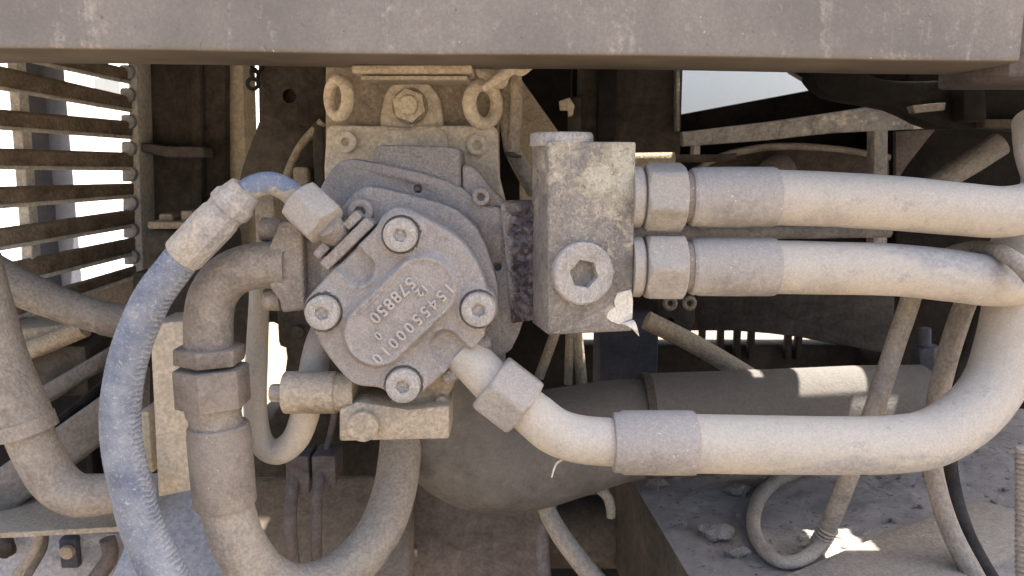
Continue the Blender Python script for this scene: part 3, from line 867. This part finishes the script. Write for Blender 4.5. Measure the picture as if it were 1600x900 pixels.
q = [P(80, 478, .46), P(205, 432, .55), P(212, 520, .55), P(60, 540, .46)]
obj('grille_skirt', hexa(q, [p + Vector((0, .02, 0)) for p in q]), M['tan'], gr, bev=.002)
# post beyond the grille
a, b = P(34, 200, .95), P(76, 200, .95)
obj('support_post', box(a.x, b.x, .95, 1.03, GZ, .2), M['post'], label='dark blue grey post standing behind the radiator grille', cat='post', bev=.01)
# dark panel between grille and bracket
t = thing('bulkhead', 'dark brown bulkhead panel with a ledge right of the radiator grille', 'panel', P(280, 270, .58))
obj('sheet', prism([(212, 60), (352, 60), (352, 440), (222, 440)], .60, .64), M['brown'], t, bev=.004)
obj('fold', prism([(296, 60), (312, 60), (318, 440), (300, 440)], .585, .602), M['brown'], t, bev=.005)
obj('ledge', prism([(214, 222), (262, 228), (316, 228), (322, 247), (262, 247), (214, 236)], .56, .602), M['mauve'], t, bev=.005)
t = thing('pipe_flange', 'tan bolted flange on the bulkhead beside the blue hose ferrule', 'flange', P(275, 360, .4))
obj('plate', pbox(229, 346, 340, 358, .40, .08), M['tan'], t, bev=.003)
obj('bolt', pbox(247, 334, 270, 346.5, .41, .03), M['tan'], t, bev=.003)
obj('bolt', pbox(281, 329, 302, 346.5, .41, .03), M['tan'], t, bev=.003)
obj('housing', pbox(222, 359, 345, 440, .415, .1), M['brown'], t, bev=.012, seg=3)
# cream post
obj('cream_post', prism([(352, 60), (379, 60), (388, 400), (362, 400)], .62, .68), M['cream'], label='narrow cream painted post left of the dark hanging plate', cat='post', bev=.004)
# dark plate with hole
t = thing('hanger_plate', 'dark flared hanger plate with a round hole left of the bracket', 'plate', P(450, 190, .28))
hs_ = obj('sheet', prism([(402, 60), (508, 60), (508, 330), (440, 330), (362, 330), (378, 260), (404, 190)], .29, .31), M['brown'], t, bev=.003)
hole(hs_, 452, 150, .29, 11, .014)
obj('strut', tube([(504, 190, .26, 7), (470, 228, .26, 6.5), (450, 270, .26, 6.5), (443, 300, .26, 6.5)], 14, 6), M['tan'], t)
obj('stiffener', pbox(486, 190, 508, 310, .255, .03), M['brown'], t, bev=.004)
obj('tab', pbox(456, 260, 482, 310, .25, .03), M['tan'], t, bev=.004)
t = thing('chain', 'short black chain hanging beside the cream post under the beam', 'chain', P(397, 120, .27))
for i, (cx, cy, az) in enumerate(((402, 104, 20), (398, 116, 70), (395, 131, 15))):
    obj('link', torus(P(cx, cy, .27), (math.sin(rad(az)), -math.cos(rad(az)), .1), R(8, cx, cy, .27), R(3, cx, cy, .27), 20, 8), M['black'], t)
# stub post right of blue pipe arc
obj('bracket_post', pbox(395, 300, 436, 470, .2, .05), M['tan'], label='tan upright bracket standing under the blue pipe arch', cat='bracket', bev=.004)

# ------------------------------------------------------------------ left foreground and mid
t = thing('coolant_hose', 'stout brown rubber hose slanting across the bottom of the grille', 'hose', P(80, 465, .2))
obj('hose', tube([(-80, 385, .2, 32), (0, 434, .2, 31), (80, 470, .2, 27), (160, 497, .2, 25), (185, 502, .2, 25)], 28, 8, .02), M['greyhose'], t)
obj('cuff', tube([(163, 497, .2, 27), (205, 505, .2, 28), (240, 508, .2, 28)], 28, 4, .02), M['hexdark'], t)
t = thing('coolant_pipe', 'brown elbow pipe with a crimped collar at the lower left edge', 'pipe', P(50, 680, .1))
obj('sleeve', tube([(-40, 400, .1, 36), (-22, 480, .1, 38), (2, 570, .1, 41), (40, 662, .1, 42), (46, 676, .1, 41)], 36, 8, .02), M['greyhose'], t)
obj('collar', tube([(37, 655, .1, 44), (45, 676, .1, 44)], 36, 3), M['greyhose'], t)
obj('elbow', tube([(40, 664, .1, 36), (58, 706, .1, 35), (86, 752, .1, 35), (122, 774, .1, 33), (165, 772, .11, 31), (230, 765, .14, 30)], 36, 8, .01), M['greyhose'], t)
t = thing('battery_box', 'tan steel box with rounded rim behind the brown elbow pipe', 'box', P(90, 540, .35))
obj('lid', hexa([P(22, 516, .3), P(140, 500, .3), P(112, 480, .46), P(10, 484, .46)], [p + Vector((0, 0, -.02)) for p in (P(22, 516, .3), P(140, 500, .3), P(112, 480, .46), P(10, 484, .46))]), M['tan'], t, bev=.006)
obj('rim', tube([(20, 556, .29, 15), (75, 536, .29, 15), (132, 512, .29, 15)], 20, 4), M['tan'], t)
obj('side', pbox(10, 540, 140, 620, .30, .1), M['brown'], t, bev=.006)
def bar(label, a, b, c2, d, Y0, Y1, th, mat, name='frame_rail'):
    # a,b: top edge left/right ; c,d: bottom edge left/right
    q = [P(*c2, Y0), P(*d, Y1), P(*b, Y1), P(*a, Y0)]
    tv = Vector((0, th, 0))
    return obj(name, hexa(q, [p + tv for p in q]), mat, label=label, cat='rail', bev=.005, seg=3)
bar('upper dusty diagonal rail between the box and blue hose', (40, 618), (190, 530), (40, 650), (190, 560), .26, .32, .04, M['rail'])
bar('middle dark diagonal rail behind the lower left elbow pipe', (40, 690), (200, 560), (40, 712), (200, 582), .23, .29, .04, M['dark'])
bar('thick grey diagonal rail at the left edge below the elbow', (-60, 772), (200, 588), (-60, 860), (200, 660), .17, .26, .06, M['rail'])
t = thing('tray_shelf', 'flat beige shelf under the lower left elbow pipe', 'shelf', P(95, 800, .2))
q = [P(-60, 836, .13), P(200, 822, .13), P(235, 740, .3), P(30, 742, .3)]
obj('top', hexa(q, [p + Vector((0, 0, -.006)) for p in q]), M['tan'], t, bev=.001)
obj('block', pbox(213, 642, 240, 742, .22, .06), M['cream'], t, bev=.006)
# cream column
obj('cream_column', prism([(232, 505), (300, 500), (310, 790), (246, 780)], .17, .23), M['bracket'], label='wide cream upright column behind the stacked hex nuts', cat='column', bev=.004)
# blue grey plate at the bottom left
t = thing('side_plate', 'sloping blue grey plate with dark spots under the blue hose', 'plate', P(270, 850, .1))
q = [P(150, 960, .07), P(370, 960, .07), P(330, 758, .17), P(226, 780, .17)]
obj('sheet', hexa(q, [p + Vector((0, .01, -.01)) for p in q]), M['bluesteel'], t, bev=.001)
# engine bits lower left corner
t = thing('engine_cover', 'grey engine casting with a square bolt plate in the bottom left corner', 'engine part', P(80, 870, .3))
obj('casting', pbox(-40, 832, 215, 960, .31, .2), M['bluesteel'], t, bev=.01)
q = obj('bolt_plate', pbox(90, 843, 122, 889, .30, .02), M['post'], t, bev=.003)
c = P(108, 860, .30)
obj('bolt', cyl(c, c - Vector((0, .008, 0)), R(11, 108, 860, .3), c=.002, n=20), M['tan'], t)
obj('stub', blob(P(8, 855, .29), .012, .012, .014, 3, 14, 10, .2), M['brown'], t)
obj('rib', tube([(168, 842, .29, 12), (172, 870, .29, 12), (150, 905, .29, 13)], 16, 5), M['mauve'], t)
obj('cable', tube([(62, 825, .24, 7), (58, 850, .24, 7), (45, 875, .24, 7), (25, 898, .24, 7)], 16, 6), M['greyhose'], label='grey cable curving down in front of the bottom left casting', cat='cable')
obj('cable', tube([(70, 825, .27, 6), (68, 855, .27, 6), (55, 880, .27, 6), (40, 905, .27, 6)], 16, 6), M['mauve'], label='dark cable just behind the grey one in the bottom left', cat='cable')

# ------------------------------------------------------------------ bottom centre
t = thing('fuel_tank', 'brown dusty tank top under the two pipe clamps', 'tank', P(480, 800, .3))
q = [P(300, 960, .22), P(640, 960, .22), P(640, 742, .34), P(330, 748, .34)]
obj('shell', hexa(q, [p + Vector((0, .05, -.02)) for p in q]), M['umber'], t, bev=.006)
t = thing('tube_clamp', 'pair of steel tubes held side by side by block clamps', 'pipe clamp', P(485, 740, .2))
for (x0, x1, y0, y1) in ((445, 484, 713, 772), (486, 525, 713, 757)):
    obj('clamp_block', pbox(x0, y0, x1, y1, .2, .04), M['mauve'], t, bev=.002)
obj('tube', tube([(482, 620, .24, 9), (474, 670, .23, 10), (464, 715, .22, 10), (456, 770, .195, 10), (454, 830, .19, 10), (462, 910, .19, 10)], 18, 6), M['mauve'], t)
obj('tube', tube([(524, 640, .24, 5), (516, 680, .23, 5), (508, 715, .22, 8), (497, 760, .195, 9), (494, 830, .19, 9), (496, 910, .19, 9)], 18, 6), M['mauve'], t)
t = thing('frame_wall', 'dark mauve frame wall with a small riveted tag at bottom centre', 'wall', P(720, 860, .36))
obj('sheet', pbox(600, 740, 850, 1000, .36, .04), M['mauve'], t, bev=.003)
tg = obj('tag', pbox(598, 858, 652, 871, .352, .006), M['greyhose'], t, bev=.001)
for x in (612, 637):
    c = P(x, 864, .352)
    obj('rivet', cyl(c, c - Vector((0, .002, 0)), R(2.5, x, 864, .352), n=10), M['dark'], tg)
obj('drain_hose', tube([(872, 745, .26, 9), (868, 775, .25, 9), (852, 810, .24, 10), (848, 850, .23, 11), (850, 910, .22, 12)], 18, 7), M['mauve'], label='thin straight drain hose hanging below the exhaust elbow', cat='hose', group='small drain hoses')
obj('drain_hose', tube([(842, 745, .25, 14), (852, 790, .24, 14), (872, 830, .22, 15), (905, 875, .2, 16), (950, 930, .18, 17)], 18, 7), M['greyhose'], label='thicker drain hose slanting right below the exhaust elbow', cat='hose', group='small drain hoses')
t = thing('air_tank', 'round brown tank in the dark gap beside the dusty ledge', 'tank', P(930, 820, .45))
obj('shell', cyl(P(850, 830, .45), P(1000, 830, .45), R(55, 930, 830, .45), c=.01, n=40), M['brown'], t)
obj('lower_shell', cyl(P(850, 980, .45), P(1010, 980, .45), R(70, 930, 980, .45), c=.01, n=40), M['dark'], t)
obj('hook_bracket', tube([(905, 745, .28, 9), (930, 757, .28, 10), (948, 775, .28, 8), (954, 792, .28, 8), (955, 808, .28, 7)], 14, 6), M['greyhose'], label='bent grey hook bracket between exhaust elbow and dusty ledge', cat='bracket')

# ------------------------------------------------------------------ dusty ledge, lower right
ZP = -.392
t = thing('dusty_ledge', 'flat steel ledge thick with dirt at the lower right', 'ledge', on_z(1250, 800, ZP))
e0, e1 = on_z(1085, 915, ZP), on_z(978, 735, ZP)
dirv = (e1 - e0)
E0, E1 = e0 - dirv * .35, e0 + dirv * 1.9
def ledge_top():
    nx, ny = 110, 110
    V, F = [], []
    for j in range(ny + 1):
        p0 = E0 + (E1 - E0) * j / ny
        for i in range(nx + 1):
            x = p0.x + 1.0 * (i / nx) ** 1.2
            q = Vector((x, p0.y, ZP))
            edge = min(1, i / 5)
            h = .0024 * noise.noise(q * 22) + .0026 * noise.noise(q * 70) + .002 * noise.noise(q * 160)
            V.append(q + Vector((0, 0, (h + .002) * edge)))
    for j in range(ny):
        for i in range(nx): F.append((j * (nx + 1) + i, j * (nx + 1) + i + 1, (j + 1) * (nx + 1) + i + 1, (j + 1) * (nx + 1) + i))
    return V, F
obj('dirt_top', ledge_top(), M['plate'], t, angle=80)
V = [E0 + Vector((0, 0, 0)), E1, E1 + Vector((0, 0, -.16)), E0 + Vector((0, 0, -.16))]
sv = Vector((.03, 0, 0))
obj('side_face', hexa(V, [p + sv + Vector((0, 0, -.001)) for p in V]), M['brown'], t, bev=.001)
# lighter strip plate lying across it
sp = [on_z(1190, 915, ZP + .010), on_z(1337, 852, ZP + .010), on_z(1425, 817, ZP + .010), on_z(1532, 782, ZP + .010), on_z(1584, 796, ZP + .010), on_z(1640, 820, ZP + .010), on_z(1640, 850, ZP + .01), on_z(1582, 864, ZP + .010), on_z(1547, 880, ZP + .010), on_z(1480, 915, ZP + .01)]
n_ = len(sp)
obj('strip_plate', (sp + [p - Vector((0, 0, .011)) for p in sp], [tuple(range(n_)), tuple(range(2 * n_ - 1, n_ - 1, -1))] + [(i, n_ + i, n_ + (i + 1) % n_, (i + 1) % n_) for i in range(n_)]), M['greyhose'], bev=.001, label='pale flat strip of plate lying on the dirty ledge', cat='strip')
for (cx, cy, sx, sy, sz, s, lb) in ((1121, 831, .019, .013, .006, 1, 'large flat clod of dried dirt on the ledge'), (1152, 766, .014, .010, .006, 2, 'round clod of dirt on the ledge just under the big hose'),
                           (1150, 862, .012, .008, .004, 3, 'small low clod of dirt nearest the front of the ledge'), (1026, 755, .013, .009, .006, 4, 'dark lump of dirt at the back corner of the ledge')):
    obj('dirt_clod', blob(on_z(cx, cy, ZP + .007), sx, sy, sz * 1.5, s, 16, 10, .5), M['dirt'], label=lb, cat='clod', group='dirt clods on the ledge', angle=50)
gv = []
for i in range(520):
    u, v = random.random(), random.random()
    p0 = E0 + (E1 - E0) * v
    q = Vector((p0.x + .02 + .75 * u, p0.y, ZP + .002))
    s = random.uniform(.0008, .0035) * (1.6 if random.random() < .08 else 1)
    gv.append(blob(q, s * random.uniform(.8, 1.7), s * random.uniform(.8, 1.5), s * .7, i, 5, 4, .6))
obj('loose_gravel', join(*gv), M['dirt'], kind='stuff', label='loose crumbs of dirt scattered over the ledge', cat='gravel', angle=30)

# thin hose loop on the ledge
onp = lambda x, y, r, h=.011: (x, y, on_z(x, y, ZP + h).y, r)
obj('thin_hose', tube([(1440, 400, .1, 15), (1422, 470, .1, 15), (1400, 535, .1, 15), (1376, 610, .1, 15), (1352, 680, .105, 15), (1326, 745, .11, 14.5), (1304, 800, .12, 14), (1284, 845, .128, 12.5), onp(1255, 873, 11), onp(1218, 877, 10.5), onp(1186, 850, 10.5), onp(1177, 808, 11), onp(1193, 768, 11.5), onp(1225, 744, 11.5), onp(1275, 728, 11)], 22, 9, .02, 6), M['greyhose'], label='thin tan hose dropping behind the pale hoses and looping on the ledge', cat='hose')
obj('wire_binding', join(*[torus(P(1294 - i * 3.0, 826 + i * 5.0, .125 + i * .0012), P(1284, 845, .13) - P(1304, 800, .12), R(13.6 - i * .15, 1290, 830, .125), R(2.4, 1290, 830, .125), 18, 6) for i in range(9)]), M['tan'], label='coil of wire binding round the thin hose near the ledge', cat='binding')
# two belts / flat hoses
obj('cable_hose', tube([(1560, 400, .12, 15), (1530, 430, .12, 16), (1506, 480, .12, 16), (1480, 560, .12, 16), (1462, 640, .12, 15), (1456, 710, .11, 14.5), (1466, 770, .10, 14.5), (1486, 830, .09, 15), (1516, 890, .08, 16), (1545, 940, .075, 16)], 22, 9, .02, 1), M['greyhose'], label='grey hose curving down past the big hose bend on the right', cat='hose')
obj('cable_hose', tube([(1580, 400, .16, 14), (1550, 430, .16, 14), (1530, 480, .16, 14), (1505, 560, .16, 13), (1488, 640, .15, 13), (1482, 710, .14, 12.5), (1490, 770, .13, 12.5), (1508, 830, .105, 13), (1538, 890, .085, 14), (1570, 940, .075, 14)], 22, 9, .02, 2), M['black'], label='black hose curving just behind the grey one on the right', cat='hose')
# loop over the lower hose
obj('loop_hose', tube([(1440, 430, .09, 11), (1470, 404, .08, 11), (1505, 391, .06, 12), (1540, 389, .035, 12.5), (1575, 400, .005, 13), (1605, 424, -.015, 14), (1640, 470, -.02, 15)], 22, 8, .02, 3), M['greyhose'], label='thin hose looped over the tip of the lower pale hose', cat='hose')
obj('loop_hose', tube([(1550, 390, .12, 9), (1578, 376, .1, 9), (1610, 368, .08, 10), (1660, 362, .06, 10)], 18, 6, .02, 3), M['black'], label='short dark hose between the two pale hoses at the right edge', cat='hose')
# bellows at the right edge
Cb = [P(1601, 700 + i * 4, .02) for i in range(60)]
obj('bellows_hose', wtube(Cb, [R(14 if i % 2 else 11, 1601, 800, .02) for i in range(60)], 18, 2), M['greyhose'], label='ribbed bellows hose hanging at the lower right edge', cat='hose')

# ------------------------------------------------------------------ centre top background
t = thing('wire_harness', 'bundle of sleeved cables tied with a knotted strap right of the bracket', 'cable', P(800, 170, .14))
obj('cable', tube([(800, 90, .13, 10), (806, 130, .13, 10), (806, 180, .13, 10), (802, 238, .13, 10)], 18, 6, .02), M['tan'], t)
obj('cable', tube([(782, 90, .14, 9), (788, 130, .14, 9), (788, 180, .14, 8.5), (792, 215, .14, 8), (800, 245, .14, 8), (832, 300, .16, 10)], 18, 6, .02), M['tan'], t)
obj('cable_end', tube([(803, 236, .13, 11), (816, 262, .14, 12), (835, 300, .15, 12)], 18, 6, .02), M['greyhose'], t)
obj('tie', torus(P(802, 242, .13), (.2, -.1, 1), R(11, 802, 242, .13), R(3, 802, 242, .13), 20, 8), M['brown'], t)
obj('strap', rough(hexa([P(738, 105, .115), P(755, 134, .11), P(790, 138, .11), P(800, 106, .115)], [P(738, 105, .115) + Vector((0, .02, 0)), P(755, 134, .11) + Vector((0, .02, 0)), P(790, 138, .11) + Vector((0, .02, 0)), P(800, 106, .115) + Vector((0, .02, 0))]), .001, 40), M['bracket'], t, bev=.006, seg=3)
obj('knot', tube([(756, 138, .105, 6), (780, 122, .1, 9), (800, 106, .105, 10)], 14, 5, .1), M['bracket'], t)
obj('strap_tail', tube([(800, 106, .11, 8), (815, 112, .11, 7), (832, 104, .115, 3)], 12, 5, .1), M['bracket'], t)
t = thing('gusset_plate', 'tan triangular gusset plate behind the cable bundle', 'plate', P(830, 190, .3))
obj('sheet', prism([(812, 120), (872, 205), (905, 300), (812, 330)], .3, .312), M['tan'], t, bev=.002)
t = thing('chassis_panel', 'dark brown chassis panel with posts behind the valve block', 'panel', P(980, 190, .6))
obj('sheet', pbox(955, 60, 1060, 330, .6, .03), M['brown'], t, bev=.003)
obj('post', pbox(936, 60, 960, 330, .54, .04), M['dark'], t, bev=.003)
obj('post', pbox(906, 60, 936, 330, .56, .04), M['brown'], t, bev=.003)
obj('ledge', pbox(890, 150, 908, 330, .55, .04), M['brown'], t, bev=.006)
obj('paint_scrap', prism([(874, 158), (890, 152), (898, 165), (895, 180), (889, 182), (888, 172), (876, 172)], .53, .545), M['cream'], label='small torn white paint scrap in the dark above the valve block', cat='scrap', bev=.001)
t = thing('upper_pipe', 'short tan pipe lying behind the upper hex nut of the valve block', 'pipe', P(1030, 250, .42))
obj('pipe', tube([(985, 252, .42, 13), (1053, 250, .42, 12)], 22, 4), M['tan'], t)
obj('thin_end', tube([(1050, 248, .42, 6), (1120, 247, .42, 6), (1150, 244, .42, 5)], 16, 4), M['brown'], t)

# ------------------------------------------------------------------ upper right background
obj('white_panel', hexa([P(1050, 184, 1.7), P(1320, 184, 1.7), P(1320, 30, 1.7), P(1050, 30, 1.7)], [p + Vector((0, .05, 0)) for p in (P(1050, 184, 1.7), P(1320, 184, 1.7), P(1320, 30, 1.7), P(1050, 30, 1.7))]), M['white'], label='pale white sheet panel seen through the upper right gap', cat='panel', bev=.003)
obj('edge_strip', prism([(1056, 60), (1063, 60), (1062, 205), (1057, 205)], .58, .6), M['galv'], label='thin bright edge strip left of the white panel', cat='strip', bev=.001)
t = thing('angle_rail', 'weathered galvanised angle rail with a leg above the pale hoses', 'rail', P(1265, 200, .55))
ra = [(1066, 206), (1200, 190), (1290, 177), (1360, 166), (1400, 168), (1464, 172), (1462, 200), (1400, 203), (1300, 208), (1200, 219), (1068, 229)]
obj('rail', prism(ra, .52, .54), M['galv'], t, bev=.002)
obj('leg', prism([(1366, 196), (1388, 196), (1386, 470), (1364, 470)], .525, .55), M['galv'], t, bev=.002)
obj('short_leg', prism([(1085, 222), (1094, 221), (1094, 242), (1084, 242)], .525, .55), M['galv'], t, bev=.001)
obj('gusset', prism([(1400, 205), (1462, 202), (1420, 255), (1400, 285)], .56, .57), M['mauve'], t, bev=.001)
t = thing('cross_member', 'dark scalloped cross member under the right end of the beam', 'cross member', P(1440, 150, .4))
obj('web', prism(closed([(1345, 114), (1380, 124), (1430, 127), (1490, 124), (1510, 118), (1600, 118), (1700, 118), (1700, 205), (1560, 200), (1470, 200), (1400, 170), (1300, 150), (1270, 115)], 3), .4, .44), M['dark'], t, bev=.004)
obj('boss', prism([(1505, 118), (1540, 117), (1545, 190), (1505, 190)], .37, .405), M['dark'], t, bev=.006)
obj('chipped_rib', rough(prism([(1425, 165), (1478, 160), (1476, 172), (1430, 176)], .385, .402), .001, 60), M['rail'], t)
obj('flange', pbox(1540, 186, 1640, 200, .38, .03), M['brown'], t, bev=.003)
t = thing('fan_shroud', 'curved dark shroud with a pale rim above the upper hose', 'shroud', P(1240, 250, .65))
obj('rim', tube([(1075, 275, .62, 5), (1110, 252, .62, 5), (1150, 238, .62, 6), (1215, 229, .62, 6), (1300, 232, .62, 5), (1390, 246, .62, 5)], 14, 8), M['elbow'], t)
obj('shell', prism([(1075, 277), (1110, 254), (1150, 240), (1215, 231), (1300, 234), (1390, 248), (1390, 360), (1075, 360)], .63, .68), M['brown'], t, bev=.002)
obj('hub_knob', blob(P(1214, 272, .6), .030, .02, .030, 5, 28, 18, .03), M['mauve'], t)
obj('return_pipe', tube([(1400, 320, .42, 17), (1460, 288, .42, 17), (1520, 252, .42, 19), (1562, 224, .42, 20)], 24, 6, .01), M['rail'], label='grey pipe slanting up to the right behind the upper hose', cat='pipe')
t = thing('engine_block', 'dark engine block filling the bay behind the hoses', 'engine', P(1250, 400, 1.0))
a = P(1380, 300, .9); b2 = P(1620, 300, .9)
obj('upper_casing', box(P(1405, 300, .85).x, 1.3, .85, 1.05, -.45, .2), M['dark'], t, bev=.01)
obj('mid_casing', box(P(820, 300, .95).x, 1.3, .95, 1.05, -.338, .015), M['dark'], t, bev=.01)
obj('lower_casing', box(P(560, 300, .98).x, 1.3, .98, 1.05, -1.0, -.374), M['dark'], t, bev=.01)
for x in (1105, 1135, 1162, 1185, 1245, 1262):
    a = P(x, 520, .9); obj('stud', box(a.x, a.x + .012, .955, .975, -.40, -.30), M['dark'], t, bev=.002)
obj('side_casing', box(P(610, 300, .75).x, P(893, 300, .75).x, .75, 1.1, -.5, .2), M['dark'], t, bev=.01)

t = thing('engine', 'dark dusty engine side filling the gap behind the elbow and the pump', 'engine', P(500, 560, .6))
obj('casing', prism([(440, 330), (640, 330), (640, 780), (380, 780), (382, 664), (420, 656), (438, 630), (447, 560), (441, 515), (426, 503), (408, 508), (404, 440), (390, 430)], .50, .62), M['brown'], t, bev=.006)
obj('cover', pbox(430, 470, 520, 545, .40, .06), M['brown'], t, bev=.008)
c = P(467, 518, .40); obj('bolt', cyl(c, c - Vector((0, .01, 0)), R(11, 467, 518, .4), c=.002, n=20), M['brown'], t)
obj('left_casing', prism([(205, 425), (392, 425), (395, 520), (380, 560), (205, 520)], .44, .5), M['brown'], t, bev=.006)
t = thing('dark_backing', 'dark backing added to darken the voids behind the diagonal rails at lower left', 'bulkhead', P(60, 650, .6))  # sheet added so the voids behind the rails read black
obj('sheet', prism([(-200, 540), (60, 520), (228, 470), (240, 780), (-200, 800)], .6, .63), M['dark'], t, bev=.003)
obj('stiffener', pbox(120, 560, 150, 780, .58, .02), M['dark'], t, bev=.003)
t = thing('rear_backing', 'dark backing added to close off the light at the back of the bay', 'bulkhead', P(900, 200, 1.2))  # wall added to enclose the bay and keep it dark
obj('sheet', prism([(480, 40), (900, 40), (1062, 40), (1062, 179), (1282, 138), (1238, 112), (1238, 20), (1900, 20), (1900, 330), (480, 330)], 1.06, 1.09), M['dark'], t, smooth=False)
obj('cross_tube', tube([(960, 366, .24, 13), (1200, 362, .24, 12), (1390, 360, .24, 11)], 24, 4, .01), M['rail'], label='grey tube running between the two pale hoses behind the hex nuts', cat='pipe')
obj('pale_board', pbox(146, 122, 190, 168, 2.6, .03), M['white'], label='pale board standing far behind the grille near its right end', cat='board')
# ------------------------------------------------------------------ mid right background
t = thing('oil_sump', 'brown oil sump panel under the lower pale hose', 'sump', P(1240, 500, .5))
obj('pan', prism([(1085, 440), (1400, 440), (1400, 556), (1345, 546), (1250, 528), (1200, 522), (1092, 514)], .5, .62), M['brown'], t, bev=.006)
sb_ = obj('bracket', prism([(1026, 462), (1088, 462), (1086, 500), (1078, 530), (1040, 530), (1026, 510)], .47, .5), M['brown'], t, bev=.004)
for (x, y) in ((1047, 474), (1077, 474)):
    c = P(x, y, .47); obj('bolt', torus(c, (0, -1, 0), R(8, x, y, .47), R(4, x, y, .47), 20, 8), M['tan'], t)
hole(sb_, 1046, 504, .47, 8, .015)
t = thing('starter_box', 'dark square box under the valve block', 'box', P(980, 560, .42))
obj('case', pbox(937, 500, 1026, 640, .42, .08), M['post'], t, bev=.004)
obj('feed_pipe', tube([(1010, 500, .36, 15), (1040, 515, .36, 15), (1080, 535, .36, 15), (1120, 558, .36, 15), (1170, 588, .36, 15)], 20, 6, .01), M['tan'], label='tan pipe slanting down to the exhaust below the valve block', cat='pipe')
for (x0, y0, x1, y1, r, lb) in ((884, 470, 842, 590, 8, 'left of three thin stays under the valve block'), (890, 470, 888, 600, 7, 'middle of three thin stays under the valve block'), (896, 480, 910, 610, 9, 'right of three thin stays under the valve block')):
    obj('thin_stay', tube([(x0, y0, .34, r), ((x0 + x1) / 2 + 1, (y0 + y1) / 2, .34, r), (x1, y1, .34, r)], 10, 3), M['tan'], label=lb, cat='stay', group='thin stays under the block', angle=20)
t = thing('drain_cock', 'blue grey threaded drain fitting right of the thin hose', 'fitting', P(1445, 540, .3))
obj('stem', cyl(P(1444, 512, .3), P(1444, 545, .3), R(10, 1444, 530, .3), c=.002, n=24), M['post'], t)
obj('hex', nut(P(1446, 540, .3), P(1447, 575, .3), R(20, 1446, 555, .3), rot=10), M['post'], t)
obj('body', blob(P(1440, 592, .33), .034, .02, .012, 7, 18, 10, .4), M['post'], t)
